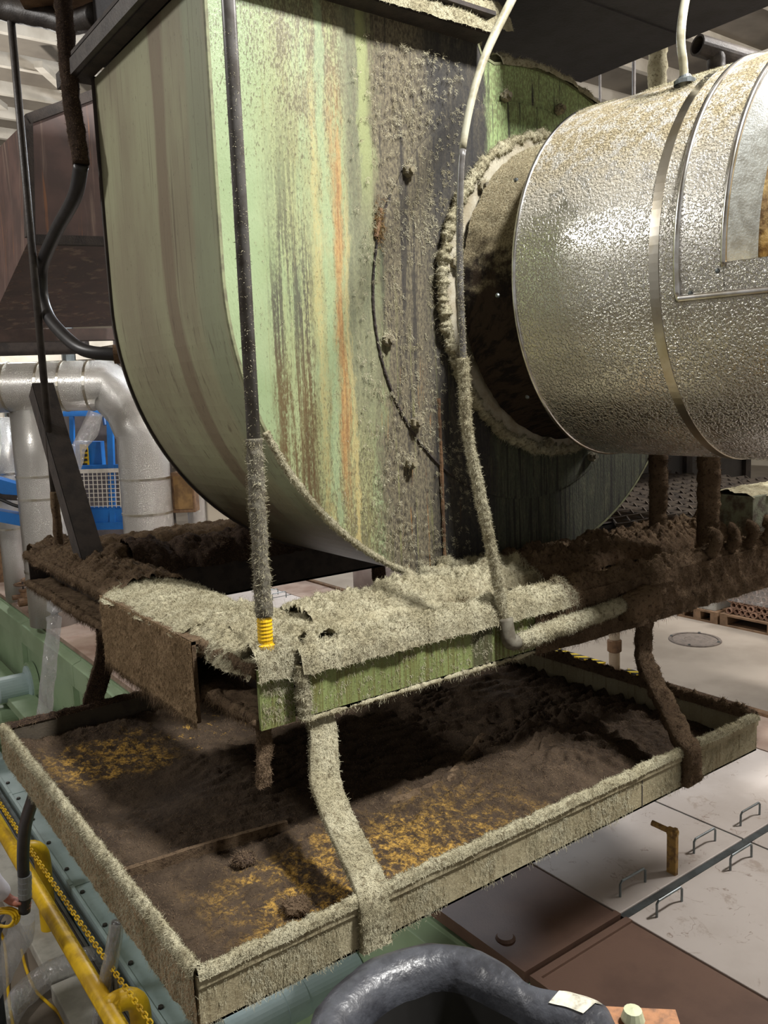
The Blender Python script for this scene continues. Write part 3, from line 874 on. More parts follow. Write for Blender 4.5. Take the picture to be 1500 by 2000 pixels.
obj('extension_cord', tube([pz(-4, 1810, -.6), pz(8, 1840, -.75), pz(14, 1900, -.78), pz(17, 1950, -.79), pz(27, 2010, -.79)], .011, 8, .04), YELLOW, smooth=True, label='yellow extension cord trailing down at the very left edge', category='cord')
obj('extension_cord', tube([pz(42, 1855, -.76), pz(52, 1895, -.78), pz(70, 1935, -.785), pz(95, 1960, -.79), pz(115, 1980, -.79), pz(130, 2010, -.79)], .011, 8, .04), YELLOW, smooth=True, label='yellow extension cord crossing the aisle floor under a plastic sleeve', category='cord')
# hanging sleeve left of the frame, and the bundle by the lift
sleeve('plastic_sleeve', 'long clear plastic sleeve hanging beside the green machine', [at(103, 1135, 4.35), at(106, 1200, 4.35), at(100, 1270, 4.35), at(93, 1330, 4.35), at(86, 1400, 4.35), at(80, 1460, 4.35)], .035, .35, step=.03)
sleeve('plastic_sleeve', 'clear plastic sleeve slanting down in front of the blue lift', [at(188, 806, 8.6), at(175, 840, 8.6), at(152, 880, 8.6), at(136, 925, 8.6), at(125, 960, 8.6)], .085, .4, step=.05)
# ------------------------------------------------------------------ fan housing
VF0, VF1 = 2.50, 3.56
fan = thing('fan_housing', 'large green centrifugal fan housing streaked with rust and grey dust', 'fan housing', (2.4, 3.0, 2.64))
def arc(cx, cz, r, a0, a1, n):
    a = np.radians(np.linspace(a0, a1, n)); return [(cx+r*math.cos(t), cz+r*math.sin(t)) for t in a]
outline = [(1.232, 4.70), (1.232, 4.40), (1.232, 4.10)] + arc(2.437, 3.825, 1.203, 180, 258, 30) \
    + [(2.32, 2.632), (2.45, 2.640)] + arc(2.632, 3.676, .988, 276, 462, 60) + [(2.36, 4.66), (2.34, 4.70)]
OUT = np.array(outline)
def at_v(O2, v): return np.stack([O2[:, 0], np.full(len(O2), v), O2[:, 1]], 1)
obj('side_plate', prism(at_v(OUT, VF0), (0, .008, 0)), FANFACE, fan)
obj('back_plate', prism(at_v(OUT, VF1-.008), (0, .008, 0)), FANWALL, fan)
# scroll wall (open at the top)
def shell(O2, v0, v1, t):
    d = np.gradient(O2, axis=0); d /= np.linalg.norm(d, axis=1)[:, None]
    inn = O2+np.stack([-d[:, 1], d[:, 0]], 1)*t
    n = len(O2)
    V = np.vstack([at_v(O2, v0), at_v(O2, v1), at_v(inn, v0), at_v(inn, v1)])
    Fc = []
    for i in range(n-1):
        Fc += [(i, n+i, n+i+1, i+1), (2*n+i, 2*n+i+1, 3*n+i+1, 3*n+i), (i, i+1, 2*n+i+1, 2*n+i), (n+i, 3*n+i, 3*n+i+1, n+i+1)]
    return V, Fc
obj('scroll_wall', shell(OUT, VF0+.008, VF1-.008, .006), FANWALL, fan, smooth=False)
# edge flange of the side plates
def rim(O2, v0, v1, grow, name, mat):
    d = np.gradient(O2, axis=0); d /= np.linalg.norm(d, axis=1)[:, None]
    o = O2-np.stack([-d[:, 1], d[:, 0]], 1)*grow
    n = len(O2)
    V = np.vstack([at_v(O2, v0), at_v(O2, v1), at_v(o, v0), at_v(o, v1)])
    Fc = []
    for i in range(n-1):
        Fc += [(i, i+1, 2*n+i+1, 2*n+i), (n+i, 3*n+i, 3*n+i+1, n+i+1), (2*n+i, 2*n+i+1, 3*n+i+1, 3*n+i)]
    return obj(name, (V, Fc), mat, fan)
rim(OUT, VF0-.002, VF0+.012, .010, 'edge_flange', RIMG)
rim(OUT, VF1-.012, VF1+.002, .010, 'edge_flange', BLACKSTEEL)
# inlet plate, collar, neck
IC = (2.60, 3.735)
ip = obj('inlet_plate', lathe((IC[0], VF0, IC[1]), (0, -1, 0), [(0, .009), (.775, .009), (.79, .007), (.79, 0)], 96), FANFACE, fan)
CC = (2.735, 3.775)
obj('inlet_collar', lathe((CC[0], VF0, CC[1]), (0, -1, 0), [(.50, .05), (.625, .05), (.632, .046), (.632, .0)], 80), COLLARGREY, fan)
obj('inlet_neck', lumpy(lathe((CC[0]+.01, VF0, CC[1]+.006), (0.06, -1, 0), [(.585, .05), (.578, .08), (.573, .11), (.57, .14), (.567, .17), (.565, .2), (.563, .24), (.56, .29), (.56, .33)], 260), .012, 20), NECK, fan, smooth=True)
nut = raw_mesh('bolt', *join(lathe((0, 0, 0), (0, -1, 0), [(0, .022), (.020, .022), (.023, .018), (.023, 0)], 6), lathe((0, 0, 0), (0, -1, 0), [(0, .036), (.011, .036), (.011, .02)], 10)))
nut.materials.append(NUT)
bp = [pv(*p, VF0-.009) for p in ((795, 335), (985, 190), (1090, 215), (755, 665), (810, 825), (870, 615), (800, 905))]
bp += [(IC[0]+.74*math.cos(a), VF0-.009, IC[1]+.74*math.sin(a)) for a in np.radians((-12, 14, 38, 300, 325))]
copies('bolt', nut, bp, fan)
cbp = [pv(940, 365, VF0-.05), pv(1066, 864, VF0-.05)]+[(CC[0]+.59*math.cos(a), VF0-.05, CC[1]+.59*math.sin(a)) for a in np.radians((170, 205, 100, 60, 20, -20, -60))]
copies('bolt', nut, cbp, fan)
clump_P = np.vstack([np.array(bp), np.array(cbp)])+np.array([0, -.012, .012])
# outlet flange on top
of = obj('outlet_flange', join(box(1.17, 2.34, VF0-.085, VF0+.0, 4.70, 4.712), box(1.17, 2.34, VF0-.012, VF0-.002, 4.712, 4.78), box(1.17, 1.225, VF0, VF1, 4.70, 4.712), box(1.15, 1.235, VF0-.085, VF1+.06, 4.775, 4.79),
    box(1.17, 2.36, VF1, VF1+.07, 4.70, 4.712), box(1.235, 2.36, VF0-.085, VF1+.06, 4.775, 4.79)), BLACKSTEEL, fan)
obj('outlet_duct', box(1.25, 2.32, VF0+.01, VF1-.01, 4.79, 5.6), DARKDUCT, fan)
obj('outlet_flange_edge', bar((1.16, VF0-.05, 4.735), (1.16, VF1+.2, 4.735), .03, .06), DARKPIPE, fan)
# dust on the flanges and the plate edge
def mound(P, w, h, amp, step_s=.006, freq=26., hang=.25, up=(0, 0, 1)):
    """heaped dust along a path: an arched, clumpy band"""
    T, S, N = frames(P, up)
    ns = max(8, int(w*1.4/step_s)); s = np.linspace(-1, 1, ns)
    hgt = h*np.clip(1-np.abs(s)**3.0, 0, 1)-hang*h*np.clip(np.abs(s)-.86, 0, 1)*20
    G = P[:, None]+S[:, None]*(s*w/2)[None, :, None]
    k = fbm(G*freq, 4); k2 = np.abs(fbm(G*freq*3.1+3, 2)-.5)*2
    pf = puffs(G, freq*1.25)
    D = hgt[None]*(.30+.9*k+.35*pf)+amp*((k-.42)*1.9+1.9*(pf-.55))*np.clip(1.15-np.abs(s), .25, 1)[None]+amp*.3*(k2-.3)
    V = G+N[:, None]*D[..., None]
    wob = (fbm(G*14+9, 3)-.5)*w*.28
    V = V+S[:, None]*(wob*np.abs(s)[None]**3)[..., None]
    Fc = grid_faces(*D.shape)
    n0 = np.cross(G[1, 0]-G[0, 0], G[0, 1]-G[0, 0])
    if np.dot(n0, N[0]) < 0: Fc = Fc[:, ::-1]
    return V.reshape(-1, 3), Fc
def dust_run(name, pts, w, h, amp, parent, n=0, mat=None, fmat=None, step=.006, freq=26., length=.016, up=(0, 0, 1), hang=.25, width=.0011):
    P = resample(pts, step)
    VF = mound(P, w, h, amp, step, freq, hang, up)
    o = obj(name, VF, mat or DUST, parent, smooth=True, kind='stuff')
    if n: fuzz('fibre_fuzz', VF, n, parent, fmat or FIBRE, length, width)
    return o
dust_run('dust_heap', [(1.75, VF0-.05, 4.715), (2.0, VF0-.05, 4.72), (2.34, VF0-.05, 4.72)], .10, .028, .020, fan, 3500)
dust_run('dust_heap', [(2.2, VF0+.03, 4.79), (2.5, VF0+.05, 4.80)], .16, .05, .03, fan, 1500)
top = arc(2.632, 3.676, .998, 40, 100, 60)
dust_run('dust_heap', [(x, VF0+.04, z) for x, z in top][::-1], .12, .022, .016, fan, 2500)
low = arc(2.437, 3.825, 1.212, 206, 258, 60)
VFl = lumpy(sweep(resample([(x, VF0-.002, z) for x, z in low], .006), ring(.008, 10), up=(0, 1, 0)), .007, 60)
obj('dust_edge', VFl, DUST, fan, smooth=True, kind='stuff')
fuzz('fibre_fuzz', VFl, 3500, fan, FIBRE, .012)
# clumps of fuzz on the grimy half of the face
def face_pts(n, x0, x1, z0, z1, v, dens=None):
    p = np.stack([rng.uniform(x0, x1, n), np.full(n, v), rng.uniform(z0, z1, n)], 1)
    d = np.hypot(p[:, 0]-CC[0], p[:, 2]-CC[1])
    ok = (d > .64) & (np.hypot(p[:, 0]-2.5, p[:, 2]-3.75) < 1.16)
    nz = fbm(p*np.array([7, 1, 5]), 3)
    ok &= rng.random(n) < np.clip((nz-.3)*3, .05, 1)
    if dens is not None: ok &= rng.random(n) < dens(p)
    return p[ok]
pin = face_pts(2600, 1.72, 2.25, 2.68, 4.62, VF0-.010, lambda p: np.clip((p[:, 0]-1.70)/.22, .1, 1)*np.where(p[:, 0] > 2.12, .6, 1))
nn = np.tile([[0, -1.0, 0]], (len(pin), 1))
Q, M_ = clustered(pin, nn, 11, .0045)
obj('clump_fuzz', strands(Q, M_, .012, .0012, .8, .25), FIBRE, fan, kind='stuff')
pin = face_pts(1500, 1.26, 1.75, 2.70, 4.62, VF0, lambda p: np.clip((3.3-p[:, 2])/.6+.22, .15, 1))
nn = np.tile([[0, -1.0, 0]], (len(pin), 1))
Q, M_ = clustered(pin, nn, 4, .004)
obj('clump_fuzz', strands(Q, M_, .010, .0010, .6, .4), FIBRE, fan, kind='stuff')
pin = face_pts(500, 2.3, 3.3, 4.2, 4.62, VF0-.006)
Q, M_ = clustered(pin, np.tile([[0, -1.0, 0]], (len(pin), 1)), 4, .004)
obj('clump_fuzz', strands(Q, M_, .009, .0010, .6, .4), FIBRE, fan, kind='stuff')
Q, M_ = clustered(np.repeat(clump_P, 9, 0)+rng.normal(size=(9*len(clump_P), 3))*np.array([.012, .004, .012]), np.tile([[0, -.8, .6]], (9*len(clump_P), 1)), 14, .007)
obj('bolt_fuzz', strands(Q, M_, .016, .0013, .8, .2), FIBRE, fan, kind='stuff')
# fuzz around the collar edge and the neck
a = np.radians(np.r_[np.linspace(95, 215, 80), np.linspace(215, 300, 40)])
ce = np.stack([CC[0]+.632*np.cos(a), np.full(len(a), VF0-.04), CC[1]+.632*np.sin(a)], 1)
VFc = lumpy(sweep(resample(ce, .005), ring(.009, 12), up=(0, 1, 0)), .022, 46, bias=.47, fine=.5)
obj('collar_dust', VFc, DUST, fan, smooth=True, kind='stuff')
fuzz('fibre_fuzz', VFc, 6000, fan, FIBRE, .022)
an = np.radians(np.linspace(20, 165, 120))
VFn = lathe((CC[0]+.01, VF0-.05, CC[1]+.006), (0.06, -1, 0), [(.59, z) for z in np.linspace(0, .2, 16)], 200, math.radians(-70), math.radians(70), ref=(0, 0, 1))
fuzz('fibre_fuzz', (VFn[0], np.array(VFn[1])), 3500, fan, FIBRE, .012)
# crack line of rust at the left of the inlet plate
ca = np.radians(np.linspace(152, 246, 80))
cr = np.stack([IC[0]+.792*np.cos(ca), np.full(80, VF0-.004), IC[1]+.792*np.sin(ca)], 1)
obj('plate_seam', lumpy(sweep(resample(cr, .006), ring(.0035, 6), up=(0, 1, 0)), .003, 70), BLACKSTEEL, fan, kind='stuff')
obj('rust_bloom', lumpy(sweep(resample([(IC[0]-.745, VF0-.004, IC[1]+.32), (IC[0]-.77, VF0-.004, IC[1]+.22)], .004), ring(.006, 12), up=(0, 1, 0)), .005, 60), RUST, fan, kind='stuff')
Q, M_ = clustered(np.stack([IC[0]-.755+rng.normal(size=60)*.010, np.full(60, VF0-.008), IC[1]+.27+rng.normal(size=60)*.035], 1), np.tile([[0, -1.0, 0]], (60, 1)), 10, .005)
obj('rust_bloom_fuzz', strands(Q, M_, .016, .0014, .8, .2), plain('rust_fuzz', rgb(116,92,54), rgb(88,68,42), 60, .95), fan, kind='stuff')
obj('drip_rib', lumpy(sweep(resample([(2.095, VF0-.008, 3.38), (2.10, VF0-.008, 3.1), (2.105, VF0-.008, 2.70)], .006), ring(.005, 6), up=(0, 1, 0)), .004, 40), RUST, fan, kind='stuff')

# ------------------------------------------------------------------ insulated duct
DA = np.array([2.775, 2.19, 3.79]); DD = np.array([.118, -1.0, -.012]); DD /= np.linalg.norm(DD); DR = .655
duct = thing('insulated_duct', 'large embossed aluminium clad duct joining the fan inlet', 'duct', DA+DD*1.2-np.array([0, 0, DR]))
e1 = np.array([0, 0, 1.0]); e1 -= DD*np.dot(e1, DD); e1 /= np.linalg.norm(e1); e2 = np.cross(DD, e1)
def on_duct(t, a, r=DR): return DA+DD*t+(e1*math.cos(a)+e2*math.sin(a))*r
def hit(px, py, r=DR):
    o, d = CAM-DA, ray(px, py)
    oo, dd = o-DD*np.dot(o, DD), d-DD*np.dot(d, DD)
    A, B, C_ = dd@dd, 2*oo@dd, oo@oo-r*r
    s = (-B-math.sqrt(max(0, B*B-4*A*C_)))/(2*A)
    p = CAM+d*s-DA; t = p@DD; q = p-DD*t
    return t, math.atan2(q@e2, q@e1)
tO, aO = hit(1326, 583); tI, aI = hit(1415, 512); tB, _ = hit(1278, 470)
def ring_seg(t0, t1, r, a0=0, a1=2*math.pi, k=120, nt=2):
    return lathe(DA, DD, [(r, t) for t in np.linspace(t0, t1, nt)], k, a0, a1, ref=(0, 0, 1))
obj('jacket', ring_seg(0, tB+.02, DR, k=160, nt=8), STUCCO, duct, smooth=True)
obj('jacket', ring_seg(tB, tO+.012, DR+.002, k=160, nt=4), STUCCO, duct, smooth=True)
# the section with the access opening
def pos_ang(a): return a % (2*math.pi)
aT = aI+math.radians(100) if math.sin(aI) < 0 else aI-math.radians(100)
sgn = 1 if aT > aI else -1
lo_a, hi_a = min(aI, aT), max(aI, aT)
tE = tI+.62
obj('jacket', lathe(DA, DD, [(DR+.004, tO), (DR+.004, tI)], 160, ref=(0, 0, 1)), STUCCO, duct, smooth=True)
obj('jacket', lathe(DA, DD, [(DR+.004, tI), (DR+.004, tE)], 120, hi_a, lo_a+2*math.pi, ref=(0, 0, 1)), STUCCO, duct, smooth=True)
obj('jacket', lathe(DA, DD, [(DR+.004, tE), (DR+.004, 3.3)], 160, ref=(0, 0, 1)), STUCCO, duct, smooth=True)
obj('end_cover', lathe(DA, DD, [(0, 3.3), (DR+.004, 3.3)], 80, ref=(0, 0, 1)), STUCCO, duct)
obj('front_cover', lathe(DA, DD, [(.55, .004), (DR, .0)], 120, ref=(0, 0, 1)), SOOT, duct)
obj('liner', lathe(DA, DD, [(DR-.11, .02), (DR-.11, 3.2)], 96, ref=(0, 0, 1)), FIBROUS, duct, smooth=True)
RIMMETAL = plain('opening_rim_metal', rgb(150,154,152), rgb(130,132,128), 30, .5, .85, bump=.35, bsc=150)
# bevelled rim of the opening
for (t0, t1) in ((tI, tI+.05), (tE-.05, tE)):
    r0, r1 = (DR+.010, DR-.10) if t0 == tI else (DR-.10, DR+.010)
    obj('opening_rim', lathe(DA, DD, [(r0, t0), (r1, t1)], 60, lo_a, hi_a, ref=(0, 0, 1)), RIMMETAL, duct, smooth=True)
for aa in (lo_a, hi_a):
    V = np.array([on_duct(tI, aa, DR+.01), on_duct(tE, aa, DR+.01), on_duct(tE, aa, DR-.10), on_duct(tI, aa, DR-.10)])
    obj('opening_sill', (V, [(0, 1, 2, 3)]), plain('sill_dusty', rgb(196,176,130), rgb(150,120,76), 30, .8, bump=.4) if abs(aa-aI) < .01 else SILVER, duct)
def bead(t0, a0, t1, a1, r, name='bead', mat=CHROME):
    P = np.array([on_duct(t0+(t1-t0)*s, a0+(a1-a0)*s, DR+.006) for s in np.linspace(0, 1, 70)])
    return obj(name, sweep(P, ring(r, 10), up=DD if abs(t1-t0) < 1e-6 else e1), mat, duct, smooth=True)
aTop = aT+sgn*math.radians(12)
bead(tO, aO, tO, aTop, .011); bead(tO-.004, aO, tE+.1, aO, .012)
bead(tI, aI-sgn*.02, tI, aT, .009)
obj('raised_panel', lathe(DA, DD, [(DR+.007, tO+.004), (DR+.009, tI)], 80, min(aO, aTop), max(aO, aTop), ref=(0, 0, 1)), STUCCO, duct, smooth=True)
obj('raised_panel', lathe(DA, DD, [(DR+.008, tI), (DR+.008, tE+.1)], 20, min(aO, aI), max(aO, aI), ref=(0, 0, 1)), STUCCO, duct, smooth=True)
obj('end_bead', lathe(DA, DD, [(DR-.004, -.004), (DR+.004, -.006), (DR+.007, .0), (DR+.004, .007), (DR, .008)], 160, ref=(0, 0, 1)), CHROME, duct, smooth=True)
obj('clamp_band', lathe(DA, DD, [(DR+.001, tB-.016), (DR+.004, tB-.015), (DR+.004, tB+.016), (DR+.001, tB+.017)], 160, ref=(0, 0, 1)), BAND, duct, smooth=False)
scr = raw_mesh('screw', *lathe((0, 0, 0), (0, 0, 1), [(0, .007), (.006, .006), (.009, 0)], 8)); scr.materials.append(STEEL)
sp_, sr_ = [], []
for (px, py) in ((972, 577), (1402, 529), (1349, 573), (1008, 352), (1030, 775)):
    t_, a_ = hit(px, py, DR+.006); sp_.append(on_duct(t_, a_, DR+.006)); sr_.append(Vector(e1*math.cos(a_)+e2*math.sin(a_)).to_track_quat('Z', 'Y').to_euler())
copies('screw', scr, sp_, duct, sr_)
# fluff lying on top of the duct
G = ring_seg(.0, tI-.02, DR+.003, math.radians(-38), math.radians(38), 120, 120)
kf = lambda c, n: np.clip((fbm(c*np.array([9, 6, 9]), 3)-.46)*6, 0, 1)*np.clip((n[:, 2]-.68)*4, 0, 1)
fuzz('dust_fuzz', (G[0], np.array(G[1])), 14000, duct, FIBRE, .010, .0012, .45, keep=kf)
# ------------------------------------------------------------------ support frame of channels
ZT, ZB = 2.685, 2.53
frame = thing('support_frame', 'green channel-steel fan support frame buried in khaki fluff', 'frame', (2.2, 3.1, ZB))
def channel(p0, p1, face, z0, z1, w=.07, t=.010):
    """C channel along p0-p1 (2D), web on the line, flanges pointing along face (2D)"""
    p0, p1, f = (np.array([*q, 0.0]) for q in (p0, p1, face))
    zc = (z0+z1)/2; c = lambda a, b: (np.asarray(a)+np.asarray(b))/2
    d = p1-p0; L = d/2
    m = (p0+p1)/2
    a = obox(m+f*t/2+[0, 0, zc], L, f*t/2, (0, 0, (z1-z0)/2))
    b = obox(m+f*(w/2)+[0, 0, z1-t/2], L, f*w/2, (0, 0, t/2))
    c_ = obox(m+f*(w/2)+[0, 0, z0+t/2], L, f*w/2, (0, 0, t/2))
    return join(a, b, c_)
XE = 4.5
obj('front_channel', channel((1.105, 1.917), (XE, 1.917), (0, 1), ZB, ZT, .08), GREENCH, frame)
# left channel opens towards the aisle, green end plate
obj('left_channel', channel((1.105, 1.96), (1.105, 4.40), (-1, 0), ZB, ZT, .11), BLACKSTEEL, frame)
obj('left_top_plate', box(1.0, 1.30, 1.96, 4.40, ZT-.01, ZT), TANDUST, frame)
obj('end_plate', box(.992, 1.098, 1.955, 1.967, ZB-.012, ZT+.002), GREENCH, frame)
obj('inner_channel', channel((1.25, 2.16), (XE, 2.16), (0, 1), ZB+.02, ZT, .18), BLACKSTEEL, frame)
obj('rear_channel', channel((1.31, 3.60), (XE, 3.60), (0, 1), 2.49, ZT, .20), BLACKSTEEL, frame)
obj('back_channel', channel((1.0, 4.40), (XE, 4.40), (0, -1), ZB, ZT, .16), BLACKSTEEL, frame)
obj('gap_light_stop', box(1.11, XE, 1.925, 2.34, 2.665, 2.675), TANDUST, frame)  # hidden plate added so no strip of light falls through the gap
# cover plate hanging on the left channel
cp = obj('cover_plate', box(.955, .968, 2.30, 3.10, 2.445, ZT+.012), BROWN, frame)
obj('cover_plate_top', box(.955, 1.10, 2.30, 3.10, ZT+.002, ZT+.014), BROWN, frame)
yy, zz = np.meshgrid(np.linspace(2.285, 3.115, 150), np.linspace(2.435, ZT+.018, 50), indexing='ij')
Gp = np.stack([np.full_like(yy, .955), yy, zz], -1)
VFp = sheet(Gp, .012*fbm(Gp*np.array([1, 26, 9]), 4)+.006*(fbm(Gp*90, 2)-.4), np.array([-1.0, 0, 0]))
obj('cover_dust', VFp, TANDUST, frame, smooth=True, kind='stuff')
fuzz('fibre_fuzz', VFp, 9000, frame, TANDUST, .014, .0011, .4, .7)
fuzz('fibre_fuzz', (VFp[0], VFp[1]), 700, frame, BFIB, .03, .0011, .3, 1.0, keep=lambda c, n: (c[:, 2] < 2.45)*1.0+1e-9)
# dust on the channel tops
def P3(*q): return [np.array(a, float) for a in q]
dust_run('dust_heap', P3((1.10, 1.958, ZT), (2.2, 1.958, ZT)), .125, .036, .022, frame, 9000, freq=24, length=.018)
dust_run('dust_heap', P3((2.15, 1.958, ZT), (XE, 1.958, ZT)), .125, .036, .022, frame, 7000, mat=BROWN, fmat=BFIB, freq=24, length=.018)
dust_run('dust_heap', P3((.985, 1.99, ZT), (1.12, 1.99, ZT)), .12, .045, .024, frame, 1800, length=.018)
dust_run('dust_heap', P3((1.155, 1.97, ZT), (1.155, 2.45, ZT)), .36, .040, .022, frame, 7000, length=.018)
dust_run('dust_heap', P3((1.125, 2.4, ZT+.004), (1.125, 3.15, ZT+.004)), .345, .028, .012, frame, 11000, freq=34, length=.016, hang=.02)
dust_run('dust_heap', P3((1.15, 3.1, ZT), (1.15, 4.42, ZT)), .33, .040, .024, frame, 5000, mat=BROWN, fmat=BFIB, step=.009)
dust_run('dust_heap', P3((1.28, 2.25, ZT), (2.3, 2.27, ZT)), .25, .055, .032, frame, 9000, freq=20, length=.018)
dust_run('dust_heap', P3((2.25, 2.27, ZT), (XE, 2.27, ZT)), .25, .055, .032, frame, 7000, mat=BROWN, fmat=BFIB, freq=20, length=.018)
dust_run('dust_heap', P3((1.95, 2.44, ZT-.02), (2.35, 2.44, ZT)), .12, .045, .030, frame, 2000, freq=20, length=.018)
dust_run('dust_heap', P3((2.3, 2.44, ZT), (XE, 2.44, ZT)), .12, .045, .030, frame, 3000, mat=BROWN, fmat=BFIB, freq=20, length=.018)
dust_run('dust_heap', P3((1.25, 3.70, ZT), (2.6, 3.70, ZT)), .28, .055, .05, frame, 2500, mat=SOOT, fmat=BFIB, freq=11, step=.010)
dust_run('dust_heap', P3((1.0, 4.33, ZT), (3.2, 4.33, ZT)), .2, .03, .022, frame, 1500, mat=BROWN, fmat=BFIB, freq=18, step=.012)
dust_run('dust_heap', P3((1.05, 2.2, ZT-.006), (1.4, 2.25, ZT-.006), (1.75, 2.27, ZT-.006)), .40, .035, .016, frame, 3000, freq=26, length=.016)
# round tufts sitting on the frame
def tuft(p, r, mat, fm, n, parent, sq=.8):
    k = 26
    th, ph = np.meshgrid(np.linspace(0, np.pi, k), np.linspace(0, 2*np.pi, 2*k), indexing='ij')
    D = np.stack([np.sin(th)*np.cos(ph), np.sin(th)*np.sin(ph), np.cos(th)*sq], -1)
    V = np.asarray(p)+D*r*(0.7+.7*fbm(D*2.2+np.asarray(p)*40, 4))[..., None]
    VF = (V.reshape(-1, 3), grid_faces(k, 2*k))
    obj('dust_tuft', VF, mat, parent, smooth=True, kind='stuff')
    fuzz('tuft_fuzz', VF, n, parent, fm, .016, .0011)
tuft(pz(228, 1082, ZT+.06), .055, BROWN, BFIB, 900, frame)
tuft(pz(300, 1075, ZT+.04), .05, BROWN, BFIB, 700, frame)
tuft(pz(365, 1065, ZT+.05), .07, SOOT, BFIB, 700, frame)
tuft(pz(430, 1060, ZT+.05), .06, SOOT, BFIB, 600, frame)
tuft(pz(873, 1100, ZT+.06), .030, DUST, FIBRE, 900, frame)
tuft(pz(835, 1122, ZT+.04), .035, DUST, FIBRE, 900, frame)
tuft(pz(800, 1145, ZT+.03), .03, DUST, FIBRE, 900, frame)
for (px, py, r_) in ((588, 1194, .055), (612, 1215, .045), (560, 1250, .03), (640, 1236, .045), (470, 1235, .035), (900, 1165, .025), (700, 1195, .03), (1130, 1140, .03), (1200, 1120, .03)):
    tuft(pz(px, py, ZT+.012), r_, DUST if px < 1100 else BROWN, FIBRE if px < 1100 else BFIB, 700, frame, .6)
# shaggy edges on the open flanges of the left channel
for z, n in ((ZT-.006, 5000), (ZB+.006, 4500)):
    P = resample(P3((.995, 1.97, z), (.995, 4.40, z)), .007)
    VFe = lumpy(sweep(P, np.array([(a, b) for a, b in ring(.012, 10)])), .012, 34)
    obj('edge_dust', VFe, BROWN, frame, smooth=True, kind='stuff')
    fuzz('fibre_fuzz', VFe, n, frame, BFIB, .022, .0011, .5, .7)
yy, xx = np.meshgrid(np.linspace(1.98, 4.38, 200), np.linspace(.995, 1.10, 14), indexing='ij')
Gb = np.stack([xx, yy, np.full_like(xx, ZB+.012)], -1)
VFb = sheet(Gb, .02*fbm(Gb*30, 4), np.array([0, 0, 1.0]))
obj('channel_dust', VFb, BROWN, frame, smooth=True, kind='stuff')
# fluff on the green web and along its lower edge
xx, zz = np.meshgrid(np.linspace(1.11, 2.2, 100), np.linspace(ZB, ZT, 14), indexing='ij')
Gw = np.stack([xx, np.full_like(xx, 1.916), zz], -1)
Pw, Nw = sample(sheet(Gw, np.zeros_like(xx), np.array([0, -1.0, 0])), 420)
Q, M_ = clustered(Pw, Nw, 7, .004)
obj('web_fuzz', strands(Q, M_, .009, .0011, .6, .6), FIBRE, frame, kind='stuff')
VFe = lumpy(sweep(resample(P3((1.11, 1.922, ZB), (XE, 1.922, ZB)), .007), ring(.004, 8)), .008, 40)
obj('edge_dust', VFe, DUST, frame, smooth=True, kind='stuff')
fuzz('fibre_fuzz', VFe, 1400, frame, FIBRE, .016, .0011, .6, .5)
VFe = lumpy(sweep(resample(P3((1.108, 1.925, ZB), (1.108, 1.925, ZT)), .006), ring(.011, 10), up=(0, 1, 0)), .013, 40)
obj('edge_dust', VFe, DUST, frame, smooth=True, kind='stuff')
fuzz('fibre_fuzz', VFe, 1100, frame, FIBRE, .016)
xx, zz = np.meshgrid(np.linspace(1.0, 1.09, 12), np.linspace(ZB, ZT, 20), indexing='ij')
Gw = np.stack([xx, np.full_like(xx, 1.953), zz], -1)
Pw, Nw = sample(sheet(Gw, np.zeros_like(xx), np.array([0, -1.0, 0])), 120)
Q, M_ = clustered(Pw, Nw, 8, .004)
obj('web_fuzz', strands(Q, M_, .012, .0011, .6, .5), FIBRE, frame, kind='stuff')
# right-hand stretch: brown fluff over the web
xx, zz = np.meshgrid(np.linspace(2.0, XE, 220), np.linspace(ZB-.01, ZT+.02, 16), indexing='ij')
Gw = np.stack([xx, np.full_like(xx, 1.915), zz], -1)
VFw = sheet(Gw, np.clip((xx-1.95)*3, 0, 1)*(.03*fbm(Gw*24, 4)+.008*fbm(Gw*80, 2)), np.array([0, -1.0, 0]))
obj('web_dust', VFw, BROWN, frame, smooth=True, kind='stuff')
fuzz('fibre_fuzz', VFw, 9000, frame, BFIB, .02, .0012, .6, .5)
# uprights on the right, gusset box, dust curls
for k, (px, py) in enumerate(((1285, 1050), (1382, 1062))):
    b = pz(px, py, 2.72)
    VFu = lumpy(sweep(resample(P3((b[0], b[1], 2.55), (b[0], b[1], 3.4)), .008), np.array([(-.035, -.03), (0, -.034), (.035, -.03), (.04, 0), (.035, .03), (0, .034), (-.035, .03), (-.04, 0)])*(.95 if k else .85)), .012, 26)
    obj('upright', VFu, BROWN, frame, smooth=True)
    fuzz('fibre_fuzz', VFu, 2200, frame, BFIB, .02, .0012)
obj('gusset_box', box(3.56, 4.5, 2.06, 2.30, 2.60, 2.885), plain('dusty_green', rgb(112,116,96), rgb(70,60,50), 16, .85, bump=.4), frame, bevel=.004)
dust_run('dust_heap', P3((3.56, 2.18, 2.885), (4.5, 2.18, 2.885)), .24, .012, .012, frame, 0, step=.012)
for k in range(9):
    x = 3.02+.135*k
    a = np.linspace(-2.2, 1.5, 16)
    P = np.stack([x+.012*np.sin(a*2), 1.935-.035*np.cos(a)+.0*a, ZT+.075+.045*np.sin(a)], 1)
    VFk = lumpy(sweep(resample(P, .006), ring(.017, 8), up=(1, 0, 0)), .012, 40)
    obj('dust_curl', VFk, BROWN, frame, smooth=True, kind='stuff')
    fuzz('fibre_fuzz', VFk, 420, frame, BFIB, .018)

